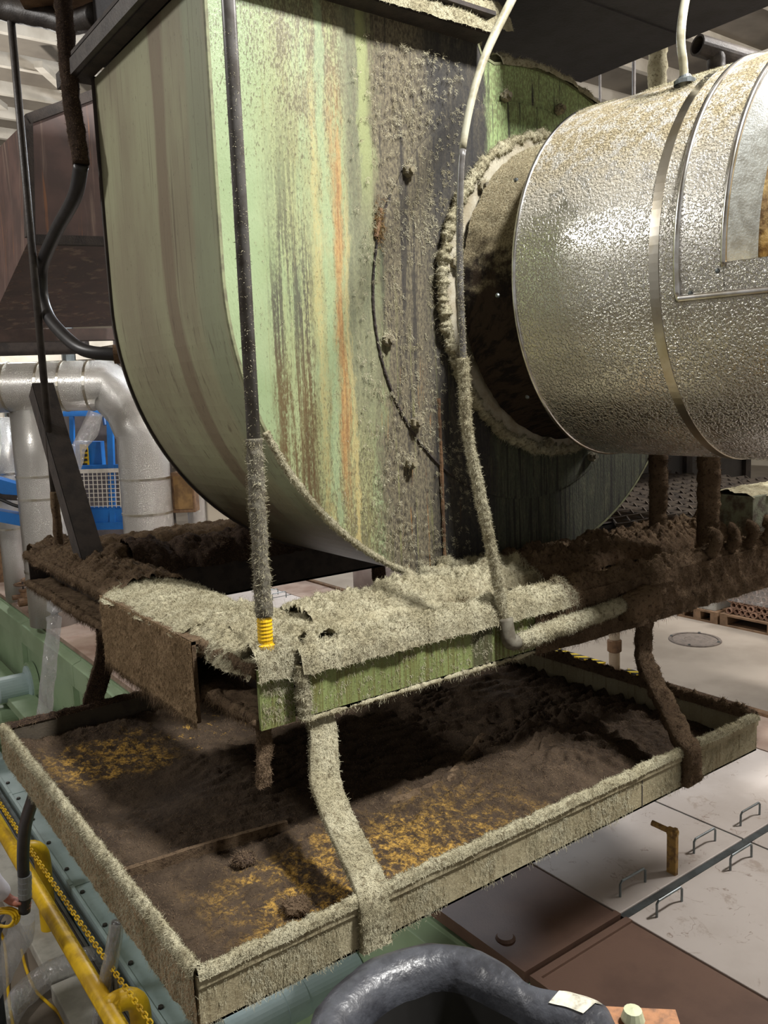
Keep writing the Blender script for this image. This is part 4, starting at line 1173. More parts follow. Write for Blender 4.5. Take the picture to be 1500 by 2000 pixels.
# ------------------------------------------------------------------ expanded-metal walkway right of the fan
walk = thing('grating_walkway', 'dusty expanded-metal walkway to the right of the fan', 'grating', (4.3, 3.0, 2.70))
nst = 20
for k in range(nst):
    y = 2.52+.072*k
    xg = np.arange(3.42, 5.7, .055); n = len(xg)
    z_ = 2.715+.006*((np.arange(n) % 2)*2-1)
    P = np.stack([xg, y+.032*((np.arange(n) % 2)*2-1)*(1 if k % 2 else -1), z_], 1)
    obj('strand', sweep(P, np.array([(-.004, -.007), (.004, -.007), (.004, .007), (-.004, .007)])), plain('grating_metal', rgb(70,60,50), rgb(46,38,32), 14, .8) if k == 0 else bpy.data.materials['grating_metal'], walk)
obj('edge_angle', box(3.4, 5.72, 2.46, 2.49, 2.66, 2.73), BLACKSTEEL, walk)
obj('edge_angle', box(3.4, 5.72, 3.99, 4.02, 2.66, 2.73), BLACKSTEEL, walk)
cab = thing('dark_casing', 'dark grey panelled casing behind the walkway under the duct', 'casing', (5.2, 4.3, 2.28))
CG = plain('casing_grey', rgb(70,66,64), rgb(54,50,48), 3, .6)
for k in range(4):
    obj('panel', box(3.55+.9*k, 4.44+.9*k, 4.22, 4.27, 2.30, 4.15), CG, cab, bevel=.004)
    obj('cover_angle', box(4.40+.9*k, 4.48+.9*k, 4.18, 4.22, 2.30, 4.15), BLACKSTEEL, cab)
obj('floor_pan', box(3.5, 7.1, 2.48, 4.25, 2.28, 2.30), BLACKSTEEL, cab)
obj('light_stop_pan', box(3.75, 7.6, 2.35, 4.27, 4.15, 4.2), CG, cab)  # unseen pan, stretched forward to keep lamp light off the walkway

# ------------------------------------------------------------------ drip tray
ZRIM, ZFL = 2.20, 2.075
X0, X1, Y0, Y1 = .612, 2.775, 1.570, 3.36
tray = thing('drip_tray', 'wide shallow steel drip tray full of dark sludge, hung by straps', 'tray', (1.7, 2.45, ZFL))
obj('tray_floor', box(X0, X1, Y0, Y1, ZFL, ZFL+.006), BLACKSTEEL, tray)
obj('front_wall', box(X0, X1, Y0, Y0+.008, ZFL, ZRIM), TRAYWALL, tray)
obj('left_wall', box(X0, X0+.008, Y0+.008, Y1, ZFL, ZRIM), TRAYWALL, tray)
obj('right_wall', box(X1-.008, X1, Y0+.008, Y1, ZFL, ZRIM), TRAYWALL, tray)
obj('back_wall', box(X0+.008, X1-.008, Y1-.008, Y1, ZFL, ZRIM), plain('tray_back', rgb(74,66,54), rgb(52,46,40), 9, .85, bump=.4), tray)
obj('rim_lip', box(X0-.002, X1+.002, Y0-.006, Y0+.014, ZRIM-.03, ZRIM), TRAYWALL, tray, bevel=.003)
obj('wall_seam', box(2.11, 2.114, Y0-.0015, Y0, ZFL, ZRIM-.03), BLACKSTEEL, tray)
# sludge bed
nx, ny = 330, 270
xx, yy = np.meshgrid(np.linspace(X0+.01, X1-.01, nx), np.linspace(Y0+.01, Y1-.01, ny), indexing='ij')
Gt = np.stack([xx, yy, np.full_like(xx, ZFL+.008)], -1)
p2 = np.stack([xx, yy, 0*xx], -1)
warp = fbm(p2*5, 3)-.5
rip = np.sin((yy*1.0+xx*.25)*92+warp*22+fbm(p2*9, 2)*6)
ripm = np.clip((fbm(p2*2.3+4, 3)-.34)*4, 0, 1)*np.clip((yy-1.78)/.25, 0, 1)*np.clip((xx-.95)/.25, 0, 1)
lum = fbm(p2*np.array([26, 22, 1]), 4)
pf = puffs(p2, 30.)
D = .012+.014*lum+.020*ripm*np.clip(rip, -.4, 1)*(.2+1.3*lum)+.026*(fbm(p2*5+2, 3)-.4)+.018*(pf-.4)*(.4+1.2*fbm(p2*8+1, 2))
flat = np.exp(-(((xx-1.02)/.18)**2+((yy-2.62)/.25)**2)*1.2)
D = D*(1-.75*flat)+.016*flat
mnd = np.exp(-(((xx-2.35)/.22)**2+((yy-2.12)/.12)**2))+.7*np.exp(-(((xx-2.2)/.3)**2+((yy-1.85)/.1)**2))+.6*np.exp(-(((xx-1.15)/.1)**2+((yy-1.70)/.06)**2))
D += mnd*(.05*lum+.03*fbm(p2*30, 3))
D += .016*np.exp(-((xx-.66)/.05)**2)*(.5+lum)+.02*np.exp(-((yy-3.3)/.06)**2)*(.5+lum)
edge = np.minimum(np.minimum(xx-X0, X1-xx), np.minimum(yy-Y0, Y1-yy))
D = np.clip(D, .004, .11)
VFt = sheet(Gt, D, np.array([0, 0, 1.0]))
obj('sludge_bed', VFt, TRAYBED, tray, smooth=True, kind='stuff')
fuzz('sludge_fibre', VFt, 26000, tray, BFIB, .013, .0011, .5, keep=lambda c, n: np.clip((c[:, 2]-ZFL-.02)*30, .15, 1)*(1-.85*np.exp(-(((c[:, 0]-1.02)/.18)**2+((c[:, 1]-2.62)/.25)**2))))
# loose bar and rag lying in the sludge
obj('buried_bar', lumpy(bar(pz(232, 1712, ZFL+.05), pz(545, 1620, ZFL+.05), .012, .05) if False else sweep(resample(P3(pz(232, 1715, ZFL+.045), pz(400, 1660, ZFL+.05), pz(560, 1615, ZFL+.045)), .01), np.array([(-.006, -.03), (.006, -.03), (.006, .02), (-.006, .02)])), .003, 30), BROWN, tray, kind='stuff')
obj('buried_bar', lumpy(sweep(resample(P3(pz(690, 1590, ZFL+.02), pz(800, 1560, ZFL+.035), pz(880, 1520, ZFL+.035), pz(945, 1440, ZFL+.035)), .008), ring(.012, 10)), .010, 30), BROWN, tray, kind='stuff')
# rags of lint lying on the sludge near the front corner
tuft(pz(478, 1678, ZFL+.05), .03, SOOT, BFIB, 300, tray, .5)
tuft(pz(580, 1770, ZFL+.05), .035, BROWN, BFIB, 500, tray, .5)
# dust on the rims and walls
dust_run('rim_dust', P3((X0, Y0+.004, ZRIM), (X1, Y0+.004, ZRIM)), .032, .010, .008, tray, 7000, step=.006, freq=40, length=.010)
dust_run('rim_dust', P3((X0+.004, Y0, ZRIM), (X0+.004, Y1, ZRIM)), .030, .012, .010, tray, 4500, mat=DUST, step=.007, freq=40, length=.012)
dust_run('rim_dust', P3((X1-.004, Y0, ZRIM), (X1-.004, Y1, ZRIM)), .034, .018, .014, tray, 3500, mat=BROWN, fmat=BFIB, step=.009, freq=40)
dust_run('rim_dust', P3((X0, Y1-.004, ZRIM), (X1, Y1-.004, ZRIM)), .026, .010, .008, tray, 1500, mat=SOOT, fmat=BFIB, step=.01, freq=40)
xx, zz = np.meshgrid(np.linspace(X0, X1, 300), np.linspace(ZFL, ZRIM-.03, 20), indexing='ij')
Gw = np.stack([xx, np.full_like(xx, Y0-.0005), zz], -1)
VFw = sheet(Gw, .0035*fbm(Gw*40, 3)-.0008, np.array([0, -1.0, 0]))
Pw, Nw = sample(VFw, 1500, keep=lambda c, n: np.clip(1.2-.3*c[:, 0], .3, 1)*np.clip((fbm(c*9, 2)-.3)*4, .1, 1))
Q, M_ = clustered(Pw, Nw, 7, .005)
obj('wall_fuzz', strands(Q, M_, .009, .0011, .6, .8), FIBRE, tray, kind='stuff')
yy, zz = np.meshgrid(np.linspace(Y0, Y1, 230), np.linspace(ZFL, ZRIM, 22), indexing='ij')
Gw = np.stack([np.full_like(yy, X0-.0005), yy, zz], -1)
VFw = sheet(Gw, .014*fbm(Gw*np.array([1, 40, 14]), 4)+.004*fbm(Gw*120, 2)-.002, np.array([-1.0, 0, 0]))
obj('wall_dust', VFw, TANDUST, tray, smooth=True, kind='stuff')
fuzz('wall_fuzz', VFw, 6000, tray, FIBRE, .012, .0011, .5, .7)
# hanging straps
def strap(pts, w, parent, mat, fm, amp=.006, n=2500, wdir=(1, 0, 0), th=.012):
    P = smooth_path(pts, .008)
    T = np.gradient(P, axis=0); T /= np.linalg.norm(T, axis=1)[:, None]
    Wd = np.asarray(wdir, float)/np.linalg.norm(wdir)
    S = Wd[None]-T*np.sum(T*Wd, 1)[:, None]; S /= np.linalg.norm(S, axis=1)[:, None]
    N = np.cross(S, T)
    sec = np.array([(-w/2, -th/2), (-w/4, -th/2), (0, -th/2), (w/4, -th/2), (w/2, -th/2), (w/2, th/2), (w/4, th/2), (0, th/2), (-w/4, th/2), (-w/2, th/2)])
    k = len(sec); m = len(P)
    V = (P[:, None]+S[:, None]*sec[None, :, 0, None]+N[:, None]*sec[None, :, 1, None]).reshape(-1, 3)
    i = np.arange(m-1)[:, None]*k; j = np.arange(k)[None]; j2 = (j+1) % k
    Fc = np.stack([i+j, i+k+j, i+k+j2, i+j2], -1).reshape(-1, 4)
    VF = lumpy((V, Fc), amp, 30)
    o = obj('hanger_strap', VF, mat, parent, smooth=True)
    fuzz('strap_fuzz', VF, n, parent, fm, .012, .0012, .6)
    return o
strap(P3((1.17, 1.955, ZB), (1.165, 1.925, 2.46), (1.13, 1.87, 2.37), (1.10, 1.74, 2.29), (1.075, 1.60, 2.225), (1.06, Y0-.012, 2.19), (1.06, Y0-.014, 2.075)), .078, tray, DUST, FIBRE, .007, 3600)
strap(P3((2.64, 1.99, 2.66), (2.64, 1.95, 2.56), (2.62, 1.94, 2.44), (2.58, 1.90, 2.36), (2.46, 1.72, 2.27), (2.37, 1.60, 2.22), (2.355, Y0-.012, 2.19), (2.355, Y0-.014, 2.085)), .070, tray, BROWN, BFIB, .012, 4200)
strap(P3((1.01, 3.27, ZB), (1.01, 3.30, 2.42), (.99, 3.36, 2.30), (.96, Y1+.012, 2.20), (.95, Y1+.012, 2.09)), .075, tray, SOOT, BFIB, .006, 1800)
strap(P3((2.60, 3.64, 2.49), (2.60, 3.62, 2.40), (2.60, 3.50, 2.28), (2.60, Y1+.012, 2.19), (2.60, Y1+.012, 2.09)), .075, tray, SOOT, BFIB, .006, 1200)
# hanging rag of lint under the frame corner
lint = strap(P3((1.02, 2.0, ZB), (1.02, 2.0, 2.46), (1.01, 1.99, 2.40), (1.005, 1.99, 2.345)), .026, frame, BROWN, BFIB, .010, 900)
lint.name = 'hanging_lint'
# ------------------------------------------------------------------ rods, hoses and cables
t = thing('hanger_rod', 'grey sleeved hanger rod with yellow foot at the front frame corner', 'rod', (1.035, 1.985, ZT))
obj('rod', cyl((1.035, 1.985, ZT), (1.035, 1.985, 6.2), .018, 20), HOSE, t, smooth=True)
obj('foot_collar', lathe((1.035, 1.985, 2.722), (0, 0, 1), [(.0, 0), (.026, 0), (.026, .022), (.0195, .026)]+[(.0195+.0018*(i % 2), .032+.005*i) for i in range(13)]+[(.0190, .10)], 20), YELLOW, t)
VFr = lumpy(sweep(resample(P3((1.035, 1.985, 2.822), (1.035, 1.985, 3.30)), .006), ring(.0195, 16)), .007, 40, bias=.42)
obj('rod_dust', VFr, plain('dusty_grey', rgb(104,100,88), rgb(84,78,66), 40, .9), t, smooth=True, kind='stuff')
fuzz('fibre_fuzz', VFr, 900, t, FIBRE, .014, .0011, .8)
fuzz('fibre_fuzz', sweep(resample(P3((1.035, 1.985, 3.3), (1.035, 1.985, 4.3)), .02), ring(.0185, 12)), 350, t, FIBRE, .008)
t = thing('hanger_rod', 'thin black hanger rod at the back left frame corner', 'rod', (1.10, 4.19, ZT))
obj('rod', cyl((1.10, 4.19, ZT), (1.10, 4.19, 6.0), .017, 16), DARKPIPE, t, smooth=True)
VFr = lumpy(sweep(resample(P3((1.10, 4.19, ZT), (1.10, 4.19, 3.0)), .012), ring(.018, 12)), .006, 26)
obj('rod_dust', VFr, BROWN, t, smooth=True, kind='stuff')
t = thing('angle_strut', 'black steel angle strut leaning on the back left frame corner', 'strut', (1.1, 3.9, ZT))
a, b = np.array([1.09, 3.80, ZT-.01]), np.array([1.09, 4.39, 3.49])
d = (b-a)/np.linalg.norm(b-a); n_ = np.cross(d, (1, 0, 0))
obj('leg_plate', obox((a+b)/2, d*np.linalg.norm(b-a)/2, n_*.052, np.array([.005, 0, 0])), BLACKSTEEL, t)
obj('leg_plate', obox((a+b)/2-n_*.048+np.array([.045, 0, 0]), d*np.linalg.norm(b-a)/2, n_*.005, np.array([.05, 0, 0])), BLACKSTEEL, t)
t = thing('black_hose', 'thick black hose looping from overhead into the back of the fan', 'hose', (1.15, 3.6, 3.6))
hp2 = [(1.15, 3.60, 5.2), (1.15, 3.60, 4.9), (1.15, 3.60, 4.62), (1.15, 3.545, 4.36), (1.15, 3.66, 4.26), (1.15, 3.95, 4.175), (1.15, 4.22, 4.07), (1.15, 4.28, 3.97), (1.15, 4.25, 3.87), (1.15, 4.10, 3.77), pv(160, 682, 3.85), pv(225, 692, 3.72), pv(270, 690, 3.68)]
obj('tube', tube(hp2[3:], .029, 16, .02, up=(1, 0, 0)), RUBBER, t, smooth=True)
VFh = lumpy(tube(hp2[:4], .030, 14, .012, up=(1, 0, 0)), .008, 30)
obj('dusty_sleeve', VFh, SOOT, t, smooth=True)
fuzz('fibre_fuzz', VFh, 1200, t, BFIB, .014)
obj('ferrule', cyl(pv(222, 692, 3.72), pv(270, 690, 3.68), .042, 18), RUST, t)
t = thing('cable', 'grey cable running down past the fan, furred with dust below', 'cable', (1.8, 1.9, 2.62))
cpth = [(2.25, 1.9, 5.0), (2.05, 1.9, 4.72), (1.922, 1.9, 4.54), (1.793, 1.9, 4.33), (1.72, 1.9, 4.12), (1.698, 1.9, 3.936), (1.692, 1.9, 3.7), (1.697, 1.9, 3.5), (1.705, 1.9, 3.30), (1.738, 1.9, 3.145), (1.79, 1.9, 2.93), (1.830, 1.9, 2.75), (1.845, 1.9, 2.64)]
Pc = smooth_path(cpth, .02); nc = len(Pc); ku = int(nc*.42)
obj('upper_cable', sweep(Pc[:ku+1], ring(.0135, 14), up=(0, 1, 0), scale=np.interp(np.arange(ku+1), [0, ku*.6, ku], [1, .95, .75])), CABLE, t, smooth=True)
obj('lower_cable', sweep(Pc[ku:], ring(.0101, 14), up=(0, 1, 0)), HOSE, t, smooth=True)
VFh = lumpy(tube(cpth[7:], .0125, 12, .006, up=(0, 1, 0)), .006, 50, bias=.40)
obj('cable_dust', VFh, DUST, t, smooth=True, kind='stuff')
fuzz('fibre_fuzz', VFh, 5200, t, FIBRE, .012, .0010, .8)
VFh = tube(cpth[5:8], .0098, 12, .01)
fuzz('fibre_fuzz', VFh, 900, t, FIBRE, .008)
t = thing('conduit', 'furred conduit with black elbow clamped below the front channel', 'conduit', (2.1, 1.88, 2.6))
obj('elbow', tube([(1.845, 1.895, 2.68), (1.845, 1.885, 2.63), (1.85, 1.88, 2.603), (1.88, 1.878, 2.600), (1.92, 1.878, 2.604)], .024, 16, .01, up=(0, 1, 0)), bpy.data.materials['dusty_grey'], t, smooth=True)
VFk = lumpy(sweep(resample(P3((1.88, 1.872, 2.600), (2.42, 1.872, 2.628)), .006), ring(.021, 14)), .010, 34)
obj('pipe', VFk, DUST, t, smooth=True)
fuzz('fibre_fuzz', VFk, 4500, t, FIBRE, .014)
obj('end_box', lumpy(sweep(resample(P3((2.40, 1.865, 2.61), (2.56, 1.865, 2.63)), .01), np.array([(-.05, -.05), (0, -.052), (.05, -.05), (.052, 0), (.05, .05), (0, .052), (-.05, .05), (-.052, 0)])*.8), .012, 30), BROWN, t, smooth=True)
tt, ta = hit(1338, 166)
b = on_duct(tt, ta, DR)
t = thing('cable', 'pale grey cable entering the top of the silver duct', 'cable', b)
cp2 = [b+np.array([0, 0, -.02]), b+np.array([-.01, 0, .06]), b+np.array([-.025, 0, .14]), b+np.array([0, .0, .26]), b+np.array([.07, 0, .42]), b+np.array([.2, 0, .65])]
obj('sheath', tube(cp2, .0135, 14, .02, up=(0, 1, 0)), CABLE, t, smooth=True)
obj('gland', lathe(b, (0, 0, 1), [(.035, 0), (.035, .012), (.022, .02), (.016, .03)], 16), STEEL, t)

# ------------------------------------------------------------------ overhead on the right
t = thing('overhead_duct', 'big dark soot-covered box duct above the fan', 'duct', (3.05, 2.5, 5.0))
obj('casing', box(2.42, 3.70, 1.85, 3.16, 5.0, 5.9), DARKDUCT, t)
obj('bottom_seam', box(2.44, 3.68, 2.50, 2.51, 4.992, 5.0), DARKDUCT, t)
c = at(1285, 90, 4.6)
VFk = lumpy(sweep(resample(P3((c[0], c[1], 4.2), (c[0], c[1], 6.0)), .012), ring(.042, 16)), .014, 24)
obj('furred_pipe', VFk, DUST, smooth=True, label='vertical pipe thick with fluff behind the silver duct', category='pipe')
t = thing('cut_pipe', 'dark cut-off pipe with open end above the silver duct', 'pipe', at(1390, 110, 4.2))
a, b = at(1362, 88, 4.15), at(1560, 148, 4.4)
dv = (b-a)/np.linalg.norm(b-a)
obj('pipe', lathe(a, dv, [(.040, .12), (.040, 0), (.050, 0), (.050, .35), (.042, .37), (.042, 1.2)], 24), DARKPIPE, t, smooth=False)
obj('bore_plug', lathe(a, dv, [(0, .1), (.041, .1)], 24), BLACK, t)
c2 = a+dv*.12
VFk = lumpy(sweep(resample(P3(c2, c2+np.array([0, 0, -.35])), .01), ring(.042, 16)), .007, 26)
obj('branch', VFk, DARKPIPE, t, smooth=True)
for px, py, lab in ((1172, 170, 'thin threaded rod hanging right of the dark box duct'), (1238, 160, 'thicker threaded rod hanging beside the furred pipe')):
    c = at(px, py, 8.0)
    obj('threaded_rod', cyl((c[0], c[1], 5.2), (c[0], c[1], 9.0), .012 if px < 1200 else .018, 8), DARKPIPE, label=lab, category='rod')

# ------------------------------------------------------------------ overhead on the left
t = thing('rusty_duct', 'rust-brown sheet metal duct sloping down behind the fan', 'duct', (1.6, 5.6, 4.0))
A_ = [pv(52, 235, 5.0), pv(240, 165, 5.0), pv(240, 470, 5.0), pv(58, 465, 5.0)]
B_ = [pv(-60, 345, 7.0), pv(240, 330, 7.0), pv(240, 636, 7.0), pv(-25, 645, 7.0)]
V = np.array(A_+B_)
obj('shell', (V, [(0, 1, 2, 3), (4, 7, 6, 5), (0, 3, 7, 4), (3, 2, 6, 7), (0, 4, 5, 1), (1, 5, 6, 2)]), RUSTDUCT, t)
obj('corner_angle', bar(V[0]+np.array([0, -.01, 0]), V[3]+np.array([0, -.01, 0]), .05, .04, up=(0, 1, 0)), BLACKSTEEL, t)
obj('stiffener', bar(V[3]+np.array([0, -.01, -.01]), V[2]+np.array([0, -.01, -.01]), .05, .05), BLACKSTEEL, t)
obj('stiffener', bar(V[0]+np.array([0, -.01, 0]), V[1]+np.array([0, -.01, 0]), .05, .05), BLACKSTEEL, t)
for k, (py, hh) in enumerate(((655, .10), (680, .12))):
    p0, p1 = pv(-80, py+3, 7.6+.5*k), pv(240-90*k, py-2, 7.6+.5*k)
    obj('rack_beam', bar(p0, p1, .16, hh), plain('rack_brown', rgb(84,68,62), rgb(64,52,48), 5, .7) if k == 0 else BLACKSTEEL, label=('brown rack beam under the rusty duct', 'black rack beam below the brown one')[k], category='beam')
t = thing('overhead_pipe', 'dark greasy pipe at the top left corner over the black rods', 'pipe', at(60, 30, 3.75))
obj('pipe', lumpy(tube([at(-40, 5, 3.75), at(20, 20, 3.75), at(90, 33, 3.7), at(135, 45, 3.65), at(190, 30, 3.5)], .045, 16, .02), .006, 20), DARKPIPE, t, smooth=True)
obj('oily_pan', obox(at(150, -25, 3.6), (.22, -.1, 0), (.1, .2, 0), (0, 0, .05)), RUST, t)

# ------------------------------------------------------------------ background pipes
def clad_pipe(lab, pts, r, bands, d_smooth=False):
    t = thing('clad_pipe', lab, 'pipe', np.asarray(pts[-1], float), 'silver clad pipes in the background')
    P = np.asarray(pts, float)
    P = smooth_path(P, .15) if d_smooth else np.vstack([np.linspace(P[i], P[i+1], 4, endpoint=False) for i in range(len(P)-1)]+[P[-1:]])
    obj('cladding', sweep(P, ring(r, 36)), SILVER, t, smooth=True)
    for (i, s) in bands:
        a, b = np.asarray(pts[i], float), np.asarray(pts[i+1], float)
        c = a+(b-a)*s
        obj('strap_band', lathe(c, b-a, [(r, -.012), (r+.006, -.012), (r+.006, .012), (r, .012)], 36), BAND, t)
    return t
q = at(281, 900, 9.0)
clad_pipe('silver clad pipe with mitred bend dropping to the deck', [at(-120, 761, 9.0), at(212, 752, 9.0), at(255, 800, 9.0), (q[0], q[1], at(275, 850, 9.0)[2]), (q[0], q[1], ZD)], .265,
          [(0, .42), (0, .62), (0, .75), (0, .9), (3, .22), (3, .40), (3, .68)])
q = at(85, 960, 9.3)
clad_pipe('silver clad riser left of the leaning angle strut', [(q[0], q[1], 3.45), (q[0], q[1], ZD)], .27, [(0, .32), (0, .42), (0, .75)])
q = at(14, 960, 10.5)
clad_pipe('slim silver clad pipe at the left picture edge', [(q[0], q[1], 3.3), (q[0], q[1], ZD)], .14, [(0, .3), (0, .6)])
q = at(384, 1000, 9.5)
clad_pipe('slim silver clad pipe just left of the fan belly', [(q[0], q[1], 3.1), (q[0], q[1], ZD)], .10, [(0, .3)])
t = thing('control_box', 'rusty brown box on a post beside the silver pipe bend', 'box', at(362, 970, 9.2))
c = at(362, 960, 9.2)
obj('body', obox(c, (.10, -.07, 0), (.06, .08, 0), (0, 0, .22)), RUST, t, bevel=.01)
obj('post', cyl((c[0]-.14, c[1]+.1, ZD), (c[0]-.14, c[1]+.1, c[2]+.4), .05, 12), DARKPIPE, t)
obj('lid', obox(c+np.array([-.06, -.08, 0]), (.08, -.056, 0), (.004, .006, 0), (0, 0, .18)), plain('box_tan', rgb(134,104,62), rgb(104,78,46), 9, .7), t)

# ------------------------------------------------------------------ blue boom lift
lift = thing('boom_lift', 'blue boom lift basket with cream mesh guard between silver pipes', 'lift', at(170, 1040, 10.5))
D0 = 10.5
rr = ray(1000, 1000)-ray(500, 1000); rr = rr/np.linalg.norm(rr)
def lp_(x, y, d=D0): return at(x, y, d)
def lbar(name, p, q, w, mat=BLUE, d=D0, h=None): return obj(name, bar(lp_(*p, d), lp_(*q, d), w, h or w), mat, lift)
lbar('top_rail', (138, 914), (262, 911), .06); lbar('bottom_rail', (160, 1028), (262, 1025), .09)
lbar('mid_rail', (150, 994), (262, 992), .05)
lbar('upright', (215, 820), (222, 1030), .07); lbar('upright', (140, 806), (143, 914), .05); lbar('upright', (146, 914), (155, 1030), .05); lbar('upright', (205, 808), (208, 830), .06)
lbar('roof_rail', (100, 808), (262, 806), .07)
obj('kick_panel', obox(lp_(205, 1011), rr*.32, np.array([.01, .02, 0]), np.array([0, 0, .105])), BLUE, lift)
wires = []
for k in range(13):
    x = 146+8.6*k; wires.append(bar(lp_(x, 920, 10.46), lp_(x+4, 991, 10.46), .009, .009))
for k in range(9):
    y = 922+8.4*k; wires.append(bar(lp_(145, y, 10.46), lp_(252, y-2, 10.46), .009, .009))
obj('mesh_guard', join(*wires), MESHW, lift, kind='stuff')
obj('mesh_header', bar(lp_(148, 921, 10.45), lp_(250, 918, 10.45), .01, .05), MESHW, lift)
lbar('boom_arm', (-60, 930), (104, 976), .16, d=9.9, h=.16); lbar('boom_arm', (-60, 995), (106, 1026), .15, d=9.9, h=.13)
obj('boom_joint', obox(at(95, 975, 9.8), rr*.12, np.array([.02, .05, 0]), np.array([0, 0, .09])), BLUE, lift)
obj('boom_pin', lathe(at(37, 951, 9.78), at(37, 951, 9.0)-at(37, 951, 9.78), [(0, .02), (.022, .02), (.03, 0)], 14), STEEL, lift)
lbar('link_bar', (93, 985), (98, 1012), .05, d=9.85)
obj('hydraulic_hose', tube([at(0, 975, 9.8), at(40, 990, 9.8), at(90, 990, 9.8)], .02, 8, .05), BLACK, lift)
obj('hydraulic_ram', bar(at(-20, 968, 9.85), at(95, 976, 9.85), .09, .06), BLACKSTEEL, lift)
obj('tool_box', obox(lp_(168, 888, 10.7), rr*.22, np.array([.05, .08, 0]), np.array([0, 0, .17])), BLUE, lift)
wl = obj('warning_label', obox(lp_(165, 888, 10.55), rr*.05, np.array([.003, .004, 0]), np.array([0, 0, .13])), YELLOW, lift)
for k in range(4): obj('print_line', obox(lp_(165.5, 880+k*9, 10.53), rr*.032, np.array([.002, .003, 0]), np.array([0, 0, .016])), BLACK, wl)
obj('dark_drape', obox(np.array([*lp_(205, 862, 11.4)[:2], 2.15]), rr*.42, np.array([.02, .03, 0]), np.array([0, 0, 1.15])), plain('drape_grey', rgb(84,78,80), rgb(70,66,68), 5, .8), label='dark grey sheet hung behind the blue lift', category='sheet')

# far clutter: thin pipes and beams beyond the silver header
cl_rng = np.random.default_rng(3)
cols = [PURLIN, STEEL, DARKPIPE, CREAM, BLACKSTEEL, RUST]
for k in range(24):
    x = -10+11*k+cl_rng.uniform(-4, 4); dd = cl_rng.uniform(13, 21); c = at(x, 720, dd)
    obj('far_pipe', cyl((c[0], c[1], ZA), (c[0], c[1], 4.3+cl_rng.uniform(0, .8)), cl_rng.choice([.025, .04, .07, .11]), 10), cols[k % 6], label='thin vertical pipe far beyond the silver header pipe', category='pipe', group='far vertical pipes')
for k, (x0, y0, x1, y1, dd, w, m_) in enumerate(((-20, 702, 240, 690, 15, .16, PURLIN), (-20, 672, 110, 668, 13, .14, BLACKSTEEL), (0, 840, 60, 836, 14, .22, CREAM), (-10, 865, 60, 862, 13, .10, BLACKSTEEL), (0, 1000, 120, 992, 15, .3, PURLIN), (170, 672, 250, 660, 17, .2, PURLIN))):
    obj('far_beam', bar(at(x0, y0, dd), at(x1, y1, dd), w, w), m_, label=('pale far beam right above the silver header', 'dark far beam under the rack beams', 'cream far beam left of the left riser', 'dark far beam below the cream one', 'pale far beam behind the blue boom', 'pale far beam beside the hose end')[k], category='beam')
for k, (x, y, w, h, dd, m_, lab) in enumerate(((25, 920, .5, .5, 12.5, plain('far_olive', rgb(112,98,80), rgb(96,84,68), 4, .7), 'olive brown machine casing left behind the riser'),
        (30, 1075, .45, .55, 13.5, PURLIN, 'white machine casing behind the left riser foot'), (115, 865, .25, .5, 12.0, plain('far_dark', rgb(64,58,56), rgb(54,48,46), 4, .7), 'dark machine casing between risers'),
        (190, 945, .5, .35, 12.5, BLACK, 'black machinery seen through the mesh guard'), (205, 945, .22, .12, 12.0, plain('far_red', rgb(150,40,36), rgb(120,32,30), 4, .6), 'small red casing seen through the mesh guard'),
        (430, 1000, .3, .4, 12.0, CREAM, 'cream pipework casing left of the fan belly'), (180, 1040, .5, .2, 12.5, TEAL, 'teal casing under the lift basket'))):
    c = at(x, y, dd); t = thing('far_casing', lab, 'casing', c-np.array([0, 0, h]))
    obj('body', obox(c, rr*w/2, np.array([.12, .17, 0]), np.array([0, 0, h/2+.2])), m_, t, bevel=.02)
    obj('top_rail', obox(c+np.array([0, 0, h/2+.23]), rr*(w/2+.03), np.array([.13, .18, 0]), np.array([0, 0, .03])), STEEL, t)
    obj('leg', cyl((c[0], c[1], ZD), (c[0], c[1], c[2]), .06, 10), DARKPIPE, t)

# ------------------------------------------------------------------ pallet of tubes at the right
a, b = pz(1318, 1176, ZR+.14), pz(1520, 1224, ZR+.14)
ux = np.array([0, -1.0, 0]); vx = np.array([1.0, 0, 0])
xb = pz(1420, 1200, ZR+.14)[0]
yA, yB = pz(1330, 1178, ZR+.14)[1], pz(1403, 1194, ZR+.14)[1]
for k, (y0, y1, lab) in enumerate(((yB-.02, yA, 'wooden pallet under the white carton'), (yB-1.25, yB-.05, 'wooden pallet under the bundle of cardboard tubes'))):
    t = thing('pallet', lab, 'pallet', (xb+.5, (y0+y1)/2, ZR), 'pallets on the concrete floor')
    for j in range(6):
        obj('deck_board', box(xb+.17*j, xb+.17*j+.13, y0, y1, ZR+.115, ZR+.137), WOOD, t)
    for j in range(3):
        obj('stringer', box(xb, xb+1.0, y0+(y1-y0-.09)*j/2, y0+(y1-y0-.09)*j/2+.09, ZR+.02, ZR+.115), WOOD, t)
    obj('bottom_board', box(xb, xb+.12, y0, y1, ZR, ZR+.02), WOOD, t)
t = thing('carton', 'white carton on a pallet beside the wrapped tubes', 'carton', (xb+.5, (yA+yB)/2, ZR+.137))
obj('body', box(xb+.03, xb+.95, yB+.03, yA-.03, ZR+.137, ZR+.46), PAD, t, bevel=.006)
obj('lid_flap', box(xb+.02, xb+.96, yB+.02, yA-.02, ZR+.44, ZR+.475), PAD, t, bevel=.004)
tr = .036
tl = join(lathe((0, 0, 0), (1, 0, 0), [(tr*.68, .5), (tr*.68, 0), (tr, 0), (tr, .92), (tr*.68, .92), (tr*.68, .6)], 14), lathe((0, 0, 0), (1, 0, 0), [(0, .2), (tr*.68, .2)], 14))
tme = raw_mesh('cardboard_tube', *tl, smooth=False); tme.materials.append(CARD)
